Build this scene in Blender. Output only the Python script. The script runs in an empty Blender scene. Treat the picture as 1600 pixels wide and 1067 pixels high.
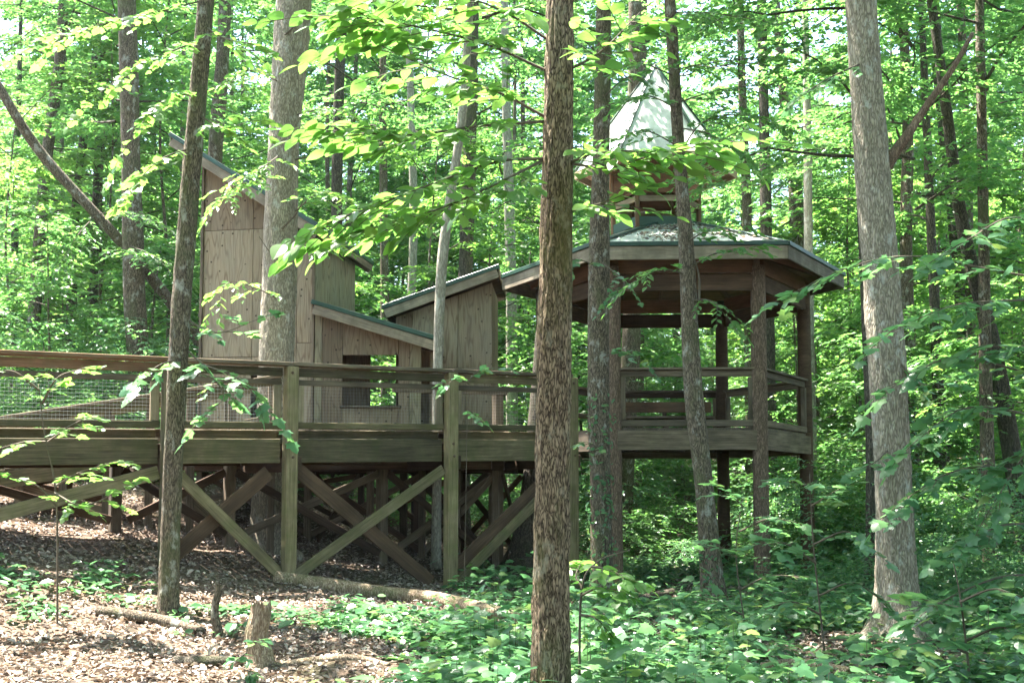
import bpy, bmesh, math, random
import numpy as np
from mathutils import Matrix, Vector

# ------------------------------------------------------------------ camera, sky, sun, exposure
sc = bpy.context.scene
COL = sc.collection
random.seed(7)
RNG = np.random.default_rng(7)
FPX, HOR, PITCH, EYE = 1800.0, 775.0, math.radians(4.0), 1.6
SHIFT = HOR - 533.5 - FPX * math.tan(PITCH)
cam_d = bpy.data.cameras.new('camera')
cam = bpy.data.objects.new('camera', cam_d)
COL.objects.link(cam)
cam.location = (0, 0, EYE)
cam.rotation_euler = (math.pi / 2 + PITCH, 0, 0)
cam_d.sensor_width = 36
cam_d.lens = FPX / 1600 * 36
cam_d.shift_y = SHIFT / 1600
cam_d.clip_end = 1000
sc.camera = cam

SUN_EL, SUN_DIR = math.radians(69), Vector((-0.85, 0.53, 0))       # sun stands behind the scene, to the left
world = bpy.data.worlds.new('World')
sc.world = world
world.use_nodes = True
wn = world.node_tree.nodes
sky = wn.new('ShaderNodeTexSky')
sky.sky_type = 'NISHITA'
sky.sun_disc = False
sky.sun_elevation = SUN_EL
sky.sun_rotation = math.atan2(SUN_DIR.x, SUN_DIR.y)
sky.dust_density = 2.0
bg = wn['Background']
bg.inputs[1].default_value = 0.115
world.node_tree.links.new(sky.outputs[0], bg.inputs[0])
sun_d = bpy.data.lights.new('sun', 'SUN')
sun_d.energy = 5.0
sun_d.angle = math.radians(0.55)
sun_d.color = (1.0, 0.95, 0.86)
sun = bpy.data.objects.new('sun', sun_d)
COL.objects.link(sun)
sv = SUN_DIR.normalized() * math.cos(SUN_EL) + Vector((0, 0, math.sin(SUN_EL)))
sun.rotation_euler = sv.to_track_quat('Z', 'Y').to_euler()
sun.location = (0, 0, 40)
sc.view_settings.view_transform = 'Standard'
sc.view_settings.look = 'None'
sc.view_settings.gamma = 1
sc.view_settings.exposure = 3.45
cy = sc.cycles
HAZE = 0.0002
cy.volume_bounces = 0
cy.max_bounces = 10
cy.diffuse_bounces = 6
cy.transmission_bounces = 6
cy.glossy_bounces = 2
cy.transparent_max_bounces = 4
cy.use_denoising = True
cy.sample_clamp_indirect = 6.0
cy.caustics_reflective = False
cy.caustics_refractive = False

# ------------------------------------------------------------------ helpers
def smooth(a, b, x):
    t = np.clip((np.asarray(x, float) - a) / (b - a), 0, 1)
    return t * t * (3 - 2 * t)

def gz(x, y):
    """height of the forest floor"""
    x = np.asarray(x, float); y = np.asarray(y, float)
    a = smooth(2.2, -6.5, x)
    yy = np.clip(y - 9, 0, None)
    z = (0.012 + 0.088 * a) * np.minimum(yy, 15) + 0.085 * np.clip(y - 25, 0, None) * (0.55 + 0.45 * smooth(-40, 20, x))
    z = z + 0.17 * np.clip(-3.2 - x, 0, 4) * smooth(9.5, 13.8, y)
    z = z + 0.05 * np.sin(x * 1.3 + 0.7) * np.sin(y * 0.9) + 0.025 * np.sin(x * 3.1 + y * 2.3)
    return z

CP, SP = math.cos(PITCH), math.sin(PITCH)
def P(px, py, d):
    """the point at distance d (world y) that this photograph pixel looks at"""
    v = 533.5 + SHIFT - py
    rx, ry, rz = px - 800.0, CP * FPX - SP * v, SP * FPX + CP * v
    k = d / ry
    return Vector((rx * k, d, EYE + rz * k))

def GP(px, py):
    """the forest floor point that this pixel looks at"""
    lo, hi = 3.0, 80.0
    for d in np.arange(3, 80, 0.1):
        p = P(px, py, d)
        if p.z < gz(p.x, p.y):
            return Vector((p.x, p.y, float(gz(p.x, p.y))))
    return P(px, py, 40)

def M(px, d):
    return px * d / FPX

def np_mesh(name, V, T, mats, rnd=None, smooth_=False, midx=None):
    V = np.asarray(V, np.float32); T = np.asarray(T, np.int32)
    me = bpy.data.meshes.new(name)
    m, k = T.shape
    me.vertices.add(len(V)); me.vertices.foreach_set('co', V.ravel())
    me.loops.add(m * k); me.loops.foreach_set('vertex_index', T.ravel())
    me.polygons.add(m)
    me.polygons.foreach_set('loop_start', np.arange(0, m * k, k, dtype=np.int32))
    me.polygons.foreach_set('use_smooth', np.full(m, smooth_, dtype=bool))
    for mt in mats: me.materials.append(mt)
    if midx is not None: me.polygons.foreach_set('material_index', np.asarray(midx, np.int32))
    if rnd is not None:
        a = me.attributes.new('rnd', 'FLOAT', 'FACE')
        a.data.foreach_set('value', np.asarray(rnd, np.float32))
    me.update(calc_edges=True)
    return me

def link(name, me, parent=None, mw=None, kind=None):
    o = bpy.data.objects.new(name, me)
    COL.objects.link(o)
    if parent is not None:
        o.parent = parent
        if mw is not None:
            pl = parent['_w'] if '_w' in parent else None
            o.matrix_basis = wmat(parent).inverted() @ mw
    elif mw is not None:
        o.matrix_basis = mw
    if kind: o['kind'] = kind
    return o

def wmat(o):
    return (wmat(o.parent) @ o.matrix_basis) if o.parent else o.matrix_basis.copy()

def thing(name, label, cat, loc=(0, 0, 0), group=None):
    o = bpy.data.objects.new(name, None)
    COL.objects.link(o)
    o.empty_display_size = 0.2
    o.location = loc
    o.matrix_basis = Matrix.Translation(loc)
    tag(o, label, cat, group)
    return o

def tag(o, label, cat, group=None):
    o['label'] = label; o['category'] = cat
    if group: o['group'] = group
    return o

_bt = None
def chamfer_box(lx, ly, lz, c):
    """box centred on the origin with worn edges"""
    global _bt
    h = np.array([lx, ly, lz]) / 2
    c = min(c, 0.3 * min(lx, ly, lz))
    V = []
    for sx in (-1, 1):
        for sy in (-1, 1):
            for sz in (-1, 1):
                s = np.array([sx, sy, sz])
                for ax in range(3):
                    q = h - c; q[ax] = h[ax]
                    V.append(s * q)
    if _bt is None:
        bm = bmesh.new()
        for sx in (-1, 1):
            for sy in (-1, 1):
                for sz in (-1, 1):
                    for ax in range(3):
                        q = [0.8, 0.8, 0.8]; q[ax] = 1
                        bm.verts.new((sx * q[0], sy * q[1], sz * q[2]))
        bm.verts.index_update()
        bmesh.ops.convex_hull(bm, input=bm.verts)
        bmesh.ops.recalc_face_normals(bm, faces=bm.faces)
        _bt = np.array([[v.index for v in f.verts] for f in bm.faces if len(f.verts) == 3])
        bm.free()
    return np.array(V), _bt

def board(root, name, p0, p1, w, h, mat, up=(0, 0, 1), c=0.006):
    """a timber from p0 to p1 (its centre line): w thick, h along up"""
    p0 = Vector(p0); p1 = Vector(p1)
    x = (p1 - p0); L = x.length; x.normalize()
    u = Vector(up); y = u.cross(x); y.normalize(); z = x.cross(y)
    m = Matrix(((x.x, y.x, z.x, 0), (x.y, y.y, z.y, 0), (x.z, y.z, z.z, 0), (0, 0, 0, 1)))
    m.translation = (p0 + p1) / 2
    V, T = chamfer_box(L, w, h, c)
    return link(name, np_mesh(name, V, T, [mat]), root, m)

def slab(root, name, corners, thick, mat, n=None):
    """flat sheet with the given top outline and thickness"""
    cs = [Vector(c) for c in corners]
    if n is None:
        n = (cs[1] - cs[0]).cross(cs[2] - cs[0]).normalized()
    o = sum(cs, Vector()) / len(cs)
    x = (cs[1] - cs[0]).normalized(); y = n.cross(x)
    m = Matrix(((x.x, y.x, n.x, 0), (x.y, y.y, n.y, 0), (x.z, y.z, n.z, 0), (0, 0, 0, 1))); m.translation = o
    mi = m.inverted()
    me = bpy.data.meshes.new(name)
    k = len(cs)
    top = [mi @ c for c in cs]
    V = [tuple(c) for c in top] + [(c.x, c.y, c.z - thick) for c in top]
    F = [tuple(range(k)), tuple(range(2 * k - 1, k - 1, -1))] + [(i, i + k, (i + 1) % k + k, (i + 1) % k) for i in range(k)]
    me.from_pydata(V, [], F); me.materials.append(mat); me.update()
    return link(name, me, root, m)

# value noise for bark relief
_H = RNG.random((64, 64, 64))
def vnoise(p):
    p = np.asarray(p); i = np.floor(p).astype(int); f = p - i; f = f * f * (3 - 2 * f)
    def g(a, b, c): return _H[(i[..., 0] + a) & 63, (i[..., 1] + b) & 63, (i[..., 2] + c) & 63]
    x, y, z = f[..., 0], f[..., 1], f[..., 2]
    return (((g(0,0,0)*(1-x)+g(1,0,0)*x)*(1-y)+(g(0,1,0)*(1-x)+g(1,1,0)*x)*y)*(1-z)
          + ((g(0,0,1)*(1-x)+g(1,0,1)*x)*(1-y)+(g(0,1,1)*(1-x)+g(1,1,1)*x)*y)*z)

def resample(pts, n):
    """smooth curve through pts, n samples"""
    p = np.array([list(q) for q in pts], float)
    if len(p) == 2: p = np.array([p[0], (p[0] + p[1]) / 2, p[1]])
    e = np.vstack([2 * p[0] - p[1], p, 2 * p[-1] - p[-2]])
    ts = np.linspace(0, len(p) - 1 - 1e-6, n); i = ts.astype(int); t = (ts - i)[:, None]
    a, b, c, d = e[i], e[i + 1], e[i + 2], e[i + 3]
    return 0.5 * (2*b + (c-a)*t + (2*a-5*b+4*c-d)*t*t + (3*b-a-3*c+d)*t**3)

def tube(path, radii, sides=6, rough=0.0, rs=(6, 1.2), cap=True):
    path = np.asarray(path, float); radii = np.asarray(radii, float); n = len(path)
    tg = np.gradient(path, axis=0); tg /= np.linalg.norm(tg, axis=1)[:, None] + 1e-9
    ref = np.array([1.0, 0, 0]) if abs(tg[:, 0]).mean() < 0.8 else np.array([0, 0, 1.0])
    a = ref - tg * (tg @ ref)[:, None]; a /= np.linalg.norm(a, axis=1)[:, None]
    b = np.cross(tg, a)
    th = np.linspace(0, 2 * math.pi, sides, endpoint=False)
    ring = np.cos(th)[None, :, None] * a[:, None] + np.sin(th)[None, :, None] * b[:, None]
    r = np.repeat(radii[:, None], sides, 1)
    if rough:
        s = np.concatenate([[0], np.cumsum(np.linalg.norm(np.diff(path, axis=0), axis=1))])
        q = np.stack(np.broadcast_arrays(np.cos(th)[None] * rs[0], np.sin(th)[None] * rs[0], s[:, None] * rs[1]), -1) + 17.3 + path[0, 0]
        nz = vnoise(q) * 0.65 + vnoise(q * 2.3 + 5) * 0.35
        low = vnoise(np.stack(np.broadcast_arrays(np.cos(th)[None] * 1.2, np.sin(th)[None] * 1.2, s[:, None] * 0.6), -1) + 31 + path[0, 1])
        r = r * (1 + rough * (nz - 0.5) * 2 + 0.22 * (low - 0.5))
    V = (path[:, None] + ring * r[..., None]).reshape(-1, 3)
    i = np.arange(n - 1)[:, None] * sides; j = np.arange(sides)[None]; j2 = (j + 1) % sides
    F = np.stack([i + j, i + j2, i + sides + j2, i + sides + j], -1).reshape(-1, 4)
    if cap:
        V = np.vstack([V, path[-1:]]); t = len(V) - 1; o = (n - 1) * sides
        F = np.vstack([F, [[o + k, o + (k + 1) % sides, t, t] for k in range(sides)]])
    return V, F

def tubes_join(lst):
    V, F, o = [], [], 0
    for v, f in lst:
        V.append(v); F.append(f + o); o += len(v)
    return np.vstack(V), np.vstack(F)

def quads_to_tris(F):
    t1 = F[:, [0, 1, 2]]; t2 = F[:, [0, 2, 3]]
    return np.vstack([t1, t2[t2[:, 1] != t2[:, 2]]])

# ------------------------------------------------------------------ materials
def nt(name):
    m = bpy.data.materials.new(name); m.use_nodes = True
    return m, m.node_tree.nodes, m.node_tree.links, m.node_tree.nodes['Principled BSDF']

def ramp(N, stops):
    r = N.new('ShaderNodeValToRGB'); e = r.color_ramp.elements
    while len(e) < len(stops): e.new(0.5)
    for q, (p, c) in zip(e, stops): q.position = p; q.color = (*c, 1)
    return r

def mixc(N, L, a, b, fac, mode='MIX'):
    m = N.new('ShaderNodeMix'); m.data_type = 'RGBA'; m.blend_type = mode
    for s, v in ((m.inputs[0], fac), (m.inputs[6], a), (m.inputs[7], b)):
        if hasattr(v, 'is_linked') or hasattr(v, 'links'): L.new(v, s)
        elif isinstance(v, tuple): s.default_value = (*v, 1)
        else: s.default_value = v
    return m.outputs[2]

def coords(N, L, scale=(1, 1, 1), jitter=True):
    tc = N.new('ShaderNodeTexCoord'); mp = N.new('ShaderNodeMapping')
    mp.inputs['Scale'].default_value = scale
    if jitter:
        oi = N.new('ShaderNodeObjectInfo'); ml = N.new('ShaderNodeMath'); ml.operation = 'MULTIPLY'; ml.inputs[1].default_value = 57.0
        ad = N.new('ShaderNodeVectorMath'); ad.operation = 'ADD'
        L.new(oi.outputs['Random'], ml.inputs[0]); L.new(tc.outputs['Object'], ad.inputs[0]); L.new(ml.outputs[0], ad.inputs[1])
        L.new(ad.outputs[0], mp.inputs[0])
    else:
        L.new(tc.outputs['Object'], mp.inputs[0])
    return mp.outputs[0]

def noise(N, L, vec, scale, detail=4, rough=0.55, dist=0.0):
    n = N.new('ShaderNodeTexNoise'); n.inputs['Scale'].default_value = scale; n.inputs['Detail'].default_value = detail
    n.inputs['Roughness'].default_value = rough; n.inputs['Distortion'].default_value = dist
    L.new(vec, n.inputs['Vector']); return n.outputs['Fac']

def bump(N, L, B, h, strength, dist=0.02):
    b = N.new('ShaderNodeBump'); b.inputs['Strength'].default_value = strength; b.inputs['Distance'].default_value = dist
    L.new(h, b.inputs['Height']); L.new(b.outputs[0], B.inputs['Normal'])

def wood(name, dark, light, stain=None, amount=0.5):
    m, N, L, B = nt(name)
    g = noise(N, L, coords(N, L, (1.2, 30, 30)), 1.6, 5, 0.65)
    c = ramp(N, [(0.28, dark), (0.72, light)]); L.new(g, c.inputs[0])
    big = noise(N, L, coords(N, L, (1.5, 4, 4)), 1.3, 4, 0.6)
    r2 = ramp(N, [(0.35, (0.62, 0.6, 0.58)), (0.7, (1.15, 1.12, 1.08))]); L.new(big, r2.inputs[0])
    col = mixc(N, L, c.outputs[0], r2.outputs[0], 1.0, 'MULTIPLY')
    if stain:
        s = noise(N, L, coords(N, L, (3, 3, 1.4)), 1.5, 5, 0.6)
        sr = ramp(N, [(0.42, (0, 0, 0)), (0.66, (amount,) * 3)]); L.new(s, sr.inputs[0])
        col = mixc(N, L, col, stain, sr.outputs[0])
    oi = N.new('ShaderNodeObjectInfo')
    rv = ramp(N, [(0, (0.66, 0.66, 0.66)), (0.5, (1.0, 0.97, 0.92)), (1, (1.3, 1.24, 1.15))]); L.new(oi.outputs['Random'], rv.inputs[0])
    col = mixc(N, L, col, rv.outputs[0], 1.0, 'MULTIPLY')
    L.new(col, B.inputs['Base Color']); B.inputs['Roughness'].default_value = 0.85; B.inputs['Specular IOR Level'].default_value = 0.2
    bump(N, L, B, g, 0.5, 0.008)
    return m

def plywood(name, dark, light, grey, holes=True):
    """weathered sheet: looping grain, grey bleaching, knot plugs"""
    m, N, L, B = nt(name)
    v = coords(N, L, (0.6, 4.2, 4.2))
    g = noise(N, L, v, 1.0, 2, 0.5, 0.3)
    w = N.new('ShaderNodeMath'); w.operation = 'MULTIPLY'; w.inputs[1].default_value = 20.0; L.new(g, w.inputs[0])
    fr = N.new('ShaderNodeMath'); fr.operation = 'PINGPONG'; fr.inputs[1].default_value = 1.0; L.new(w.outputs[0], fr.inputs[0])
    c = ramp(N, [(0.05, dark), (0.45, light), (1.0, light)]); L.new(fr.outputs[0], c.inputs[0])
    gr = noise(N, L, coords(N, L, (1.0, 3, 3)), 1.1, 5, 0.65)
    rr = ramp(N, [(0.38, (0, 0, 0)), (0.68, (0.6, 0.6, 0.6))]); L.new(gr, rr.inputs[0])
    col = mixc(N, L, c.outputs[0], grey, rr.outputs[0])
    fine = noise(N, L, coords(N, L, (2, 60, 60)), 1.4, 4, 0.7)
    fr2 = ramp(N, [(0.3, (0.7, 0.7, 0.7)), (0.7, (1.15, 1.15, 1.15))]); L.new(fine, fr2.inputs[0])
    col = mixc(N, L, col, fr2.outputs[0], 1.0, 'MULTIPLY')
    if holes:
        vo = N.new('ShaderNodeTexVoronoi'); vo.voronoi_dimensions = '2D'; vo.inputs['Scale'].default_value = 4.2; vo.inputs['Randomness'].default_value = 0.9
        L.new(coords(N, L, (1, 1, 1)), vo.inputs['Vector'])
        hm = noise(N, L, coords(N, L, (1, 1, 1)), 1.7, 2)
        hr = ramp(N, [(0.5, (0, 0, 0)), (0.52, (0.85,) * 3)]); L.new(hm, hr.inputs[0])
        vr = ramp(N, [(0.06, (1, 1, 1)), (0.085, (0, 0, 0))]); L.new(vo.outputs['Distance'], vr.inputs[0])
        col = mixc(N, L, col, (0.03, 0.02, 0.014), mixc(N, L, vr.outputs[0], hr.outputs[0], 1.0, 'MULTIPLY'))
    oi = N.new('ShaderNodeObjectInfo')
    rv = ramp(N, [(0, (0.8, 0.78, 0.76)), (1, (1.15, 1.15, 1.15))]); L.new(oi.outputs['Random'], rv.inputs[0])
    col = mixc(N, L, col, rv.outputs[0], 1.0, 'MULTIPLY')
    L.new(col, B.inputs['Base Color']); B.inputs['Roughness'].default_value = 0.9; B.inputs['Specular IOR Level'].default_value = 0.15
    bump(N, L, B, fine, 0.3, 0.006)
    return m

def bark(name, dark, light, scale=1.0, moss=None, lichen=None, strength=1.0):
    m, N, L, B = nt(name)
    v = coords(N, L, (19 * scale, 19 * scale, 4.3 * scale))
    n1 = noise(N, L, v, 1.3, 6, 0.66, 0.8)
    vo = N.new('ShaderNodeTexVoronoi'); vo.feature = 'DISTANCE_TO_EDGE'; vo.inputs['Scale'].default_value = 1.5
    wv = mixc(N, L, v, (0, 0, 0), 0.0)
    nv = N.new('ShaderNodeTexNoise'); nv.inputs['Scale'].default_value = 1.1; L.new(v, nv.inputs['Vector'])
    sc_ = N.new('ShaderNodeVectorMath'); sc_.operation = 'SCALE'; sc_.inputs['Scale'].default_value = 2.2; L.new(nv.outputs['Color'], sc_.inputs[0])
    ad = N.new('ShaderNodeVectorMath'); ad.operation = 'ADD'; L.new(v, ad.inputs[0]); L.new(sc_.outputs[0], ad.inputs[1])
    L.new(ad.outputs[0], vo.inputs['Vector'])
    vr = N.new('ShaderNodeMapRange'); vr.inputs[1].default_value = 0.0; vr.inputs[2].default_value = 0.28; vr.inputs[3].default_value = 0.3; L.new(vo.outputs['Distance'], vr.inputs[0])
    h = N.new('ShaderNodeMath'); h.operation = 'MULTIPLY'; L.new(n1, h.inputs[0]); L.new(vr.outputs[0], h.inputs[1])
    c = ramp(N, [(0.16, dark), (0.34, tuple((a + b) / 2 for a, b in zip(dark, light))), (0.58, light)]); L.new(h.outputs[0], c.inputs[0])
    col = c.outputs[0]
    if moss:
        mm = noise(N, L, coords(N, L, (1.6, 1.6, 0.8)), 1.7, 6, 0.7)
        mr = ramp(N, [(0.5, (0, 0, 0)), (0.66, (0.75,) * 3)]); L.new(mm, mr.inputs[0])
        col = mixc(N, L, col, moss, mr.outputs[0])
    if lichen:
        lm = noise(N, L, coords(N, L, (3.5, 3.5, 2.2)), 2.1, 5, 0.7)
        lr = ramp(N, [(0.56, (0, 0, 0)), (0.66, (0.7,) * 3)]); L.new(lm, lr.inputs[0])
        col = mixc(N, L, col, lichen, lr.outputs[0])
    L.new(col, B.inputs['Base Color']); B.inputs['Roughness'].default_value = 0.92; B.inputs['Specular IOR Level'].default_value = 0.15
    bump(N, L, B, h.outputs[0], 0.9 * strength, 0.022 / scale)
    return m

def leafmat(name, stops, trans, mix=0.45, rough=0.42):
    m, N, L, B = nt(name)
    at = N.new('ShaderNodeAttribute'); at.attribute_name = 'rnd'
    oi = N.new('ShaderNodeObjectInfo')
    ad = N.new('ShaderNodeMath'); ad.operation = 'ADD'; L.new(at.outputs['Fac'], ad.inputs[0])
    ml = N.new('ShaderNodeMath'); ml.operation = 'MULTIPLY'; ml.inputs[1].default_value = 0.35; L.new(oi.outputs['Random'], ml.inputs[0]); L.new(ml.outputs[0], ad.inputs[1])
    fr = N.new('ShaderNodeMath'); fr.operation = 'FRACT'; L.new(ad.outputs[0], fr.inputs[0])
    c = ramp(N, stops); L.new(fr.outputs[0], c.inputs[0])
    L.new(c.outputs[0], B.inputs['Base Color']); B.inputs['Roughness'].default_value = rough; B.inputs['Specular IOR Level'].default_value = 0.45
    t = N.new('ShaderNodeBsdfTranslucent')
    L.new(mixc(N, L, c.outputs[0], trans, 1.0, 'MULTIPLY'), t.inputs['Color'])
    mx = N.new('ShaderNodeMixShader'); mx.inputs[0].default_value = mix
    L.new(B.outputs[0], mx.inputs[1]); L.new(t.outputs[0], mx.inputs[2])
    L.new(mx.outputs[0], N['Material Output'].inputs['Surface'])
    return m

def plain(name, col, rough=0.7, metal=0.0, vary=0.0, scale=4):
    m, N, L, B = nt(name)
    if vary:
        n = noise(N, L, coords(N, L), scale, 5, 0.65)
        r = ramp(N, [(0.3, tuple(c * (1 - vary) for c in col)), (0.7, tuple(c * (1 + vary) for c in col))]); L.new(n, r.inputs[0])
        L.new(r.outputs[0], B.inputs['Base Color'])
    else:
        B.inputs['Base Color'].default_value = (*col, 1)
    B.inputs['Roughness'].default_value = rough; B.inputs['Metallic'].default_value = metal
    return m

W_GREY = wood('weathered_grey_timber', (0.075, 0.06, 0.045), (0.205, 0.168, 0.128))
W_MOSS = wood('algae_stained_timber', (0.05, 0.042, 0.026), (0.175, 0.148, 0.095), (0.06, 0.066, 0.026), 0.6)
W_POST = wood('yellowed_mossy_post', (0.085, 0.07, 0.042), (0.27, 0.23, 0.15), (0.085, 0.095, 0.035), 0.5)
W_RED = wood('reddish_cedar_rail', (0.10, 0.058, 0.038), (0.21, 0.125, 0.082), (0.10, 0.085, 0.05), 0.6)
W_BROWN = wood('brown_stained_boards', (0.10, 0.055, 0.035), (0.19, 0.105, 0.068))
W_FASCIA = wood('bleached_fascia_board', (0.17, 0.145, 0.12), (0.34, 0.30, 0.255), (0.11, 0.095, 0.07), 0.6)
W_PALE = wood('pale_inner_frame_timber', (0.2, 0.165, 0.12), (0.36, 0.30, 0.22), (0.12, 0.11, 0.06), 0.4)
PLY = plywood('weathered_plywood', (0.165, 0.118, 0.078), (0.265, 0.205, 0.14), (0.245, 0.215, 0.165))
PLY_G = plywood('green_grey_plywood', (0.12, 0.095, 0.06), (0.235, 0.195, 0.125), (0.20, 0.19, 0.14), False)
PLY_R = plywood('reddish_plywood', (0.125, 0.085, 0.056), (0.2, 0.145, 0.098), (0.175, 0.148, 0.11))
GREEN_METAL = plain('dark_green_roof_edging', (0.012, 0.045, 0.03), 0.45, 0, 0.3)
ROOF_METAL = plain('pale_ribbed_roof_sheet', (0.48, 0.5, 0.46), 0.42, 0.0, 0.35, 3.5)
ROOF_GREEN = plain('green_roof_felt', (0.05, 0.085, 0.075), 0.6, 0, 0.35)
WIRE = plain('galvanised_wire', (0.42, 0.43, 0.42), 0.4, 0.6)
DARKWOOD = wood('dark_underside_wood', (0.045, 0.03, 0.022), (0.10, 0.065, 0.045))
LOGWOOD = bark('peeled_log', (0.075, 0.05, 0.036), (0.215, 0.15, 0.108), 1.2, None, None, 0.5)
B_GREY = bark('grey_bark', (0.13, 0.108, 0.082), (0.37, 0.32, 0.25), 1.1, None, (0.42, 0.42, 0.38))
B_BROWN = bark('furrowed_brown_bark', (0.03, 0.019, 0.012), (0.31, 0.225, 0.15), 1.45, (0.085, 0.08, 0.03), (0.26, 0.23, 0.17))
B_DARK = bark('dark_bark', (0.03, 0.025, 0.02), (0.13, 0.11, 0.085), 1.3, (0.05, 0.06, 0.025))
B_MID = bark('mid_brown_bark', (0.04, 0.03, 0.022), (0.21, 0.165, 0.12), 1.4, (0.08, 0.09, 0.04), (0.34, 0.33, 0.29))
B_PALE = bark('smooth_pale_bark', (0.17, 0.15, 0.12), (0.34, 0.31, 0.26), 0.8, None, (0.4, 0.4, 0.36), 0.35)
TWIG = plain('twig_bark', (0.085, 0.065, 0.045), 0.9, 0, 0.3)
ROTTEN = bark('rotten_log_wood', (0.13, 0.085, 0.055), (0.42, 0.33, 0.24), 1.4, (0.07, 0.08, 0.03))
LEAF = leafmat('forest_leaf', [(0, (0.046, 0.125, 0.036)), (0.5, (0.065, 0.155, 0.043)), (1, (0.108, 0.205, 0.05))], (2.2, 2.2, 1.85), 0.48)
LEAF_B = leafmat('young_bright_leaf', [(0, (0.06, 0.14, 0.033)), (0.5, (0.082, 0.175, 0.04)), (1, (0.12, 0.215, 0.047))], (2.2, 2.2, 1.7), 0.48)
LEAF_D = leafmat('shade_leaf', [(0, (0.045, 0.12, 0.056)), (0.5, (0.06, 0.148, 0.064)), (0.9, (0.088, 0.178, 0.064)), (1, (0.14, 0.2, 0.055))], (2.0, 2.0, 1.6), 0.42, 0.32)
LITTER = leafmat('dead_leaf', [(0, (0.07, 0.05, 0.039)), (0.35, (0.175, 0.135, 0.11)), (0.75, (0.31, 0.26, 0.22)), (1, (0.48, 0.42, 0.36))], (1.0, 0.8, 0.6), 0.12, 0.7)
# ------------------------------------------------------------------ leaves
T_FAR = (np.array([[0, 0, 0], [.45, .3, .06], [1, 0, -.06], [.45, -.3, .06]]), np.array([[0, 3, 2], [0, 2, 1]]))
T_MID = (np.array([[0, 0, 0], [.25, .21, .05], [.6, .25, .05], [1, 0, -.12], [.6, -.25, .05], [.25, -.21, .05]]),
         np.array([[0, 5, 4], [0, 4, 3], [0, 3, 2], [0, 2, 1]]))
def _ovate():
    V = [(-.22, 0, 0), (-.21, .008, 0)]; F = []
    xs = np.linspace(0, 1, 8); hw = 0.33 * np.sin(np.pi * xs ** 0.8) ** 0.85
    V = []
    for x, w in zip(xs, hw):
        d = -0.16 * x * x
        V += [(x, w, d + 0.16 * w), (x, 0, d), (x, -w, d + 0.16 * w)]
    for i in range(7):
        a = 3 * i; b = a + 3
        F += [(a, a + 1, b + 1), (a, b + 1, b), (a + 1, a + 2, b + 2), (a + 1, b + 2, b + 1)]
    V += [(-.25, .008, 0.03), (-.25, -.008, 0.03)]
    F += [(22 + 2, 22 + 3, 1)] if False else [(24, 25, 1)]
    return np.array(V, float), np.array(F)
T_OV = _ovate()
def _maple():
    pol = [(0, 0), (.05, .22), (.02, .42), (.2, .36), (.42, .5), (.5, .27), (.72, .24), (1, 0)]
    pts = pol + [(x, -y) for x, y in pol[-2:0:-1]]
    V = [(.35, 0, .03)] + [(x, y, -0.12 * (x - .35) ** 2 - 0.25 * y * y) for x, y in pts] + [(-.35, .008, .05), (-.35, -.008, .05)]
    n = len(pts)
    F = [(0, 1 + (i + 1) % n, 1 + i) for i in range(n)] + [(n + 1, n + 2, 1)]
    return np.array(V), np.array(F)
T_MAP = _maple()
T_RND = (np.array([[0, 0, 0], [.2, .3, .04], [.62, .36, .03], [1, 0, -.08], [.62, -.36, .03], [.2, -.3, .04]]), T_MID[1])

def nrm(a): return a / (np.linalg.norm(a, axis=-1, keepdims=True) + 1e-9)

def leaves(pos, dr, nm, size, tmpl, rng=RNG):
    V0, F0 = tmpl
    x = nrm(dr); z = nrm(nm - x * (nm * x).sum(-1, keepdims=True)); y = np.cross(z, x)
    wv = rng.uniform(0.8, 1.2, len(pos))[:, None, None]
    V = pos[:, None] + size[:, None, None] * (V0[None, :, :1] * x[:, None] + wv * V0[None, :, 1:2] * y[:, None] + V0[None, :, 2:] * z[:, None])
    n, k = len(pos), len(V0)
    F = (np.arange(n)[:, None, None] * k + F0[None]).reshape(-1, F0.shape[1])
    rnd = np.repeat(rng.random(n), len(F0))
    return V.reshape(-1, 3), F, rnd

def sprays(o, d, L, n, size, rng=RNG, droop=0.25, tilt=0.33, up=(0, 0, 1)):
    """flat fans of n leaves along twigs starting at o, heading d, of length L"""
    N = len(o)
    d = nrm(d); j = np.arange(n)
    t = (j[None] + 0.6 + rng.uniform(-.3, .3, (N, n))) / n
    side = np.where(j % 2 == 0, 1.0, -1.0)[None] * np.ones((N, 1))
    upv = np.broadcast_to(np.array(up, float), (N, 3))
    lat = nrm(np.cross(upv, d))
    p = o[:, None] + d[:, None] * (t * L[:, None])[..., None]
    p[..., 2] -= droop * (t ** 2) * L[:, None]
    ang = (1.05 - 0.75 * t + rng.normal(0, .25, (N, n))) * side
    dr = d[:, None] * np.cos(ang)[..., None] + lat[:, None] * np.sin(ang)[..., None]
    dr[..., 2] -= droop * 1.0 * t + rng.normal(0.08, .16, (N, n))
    nm = upv[:, None] + rng.normal(0, tilt, (N, n, 3))
    s = size * rng.uniform(0.65, 1.2, (N, n)) * (1 - 0.25 * np.abs(t - .5))
    return p.reshape(-1, 3), dr.reshape(-1, 3), nm.reshape(-1, 3), s.ravel()

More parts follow.
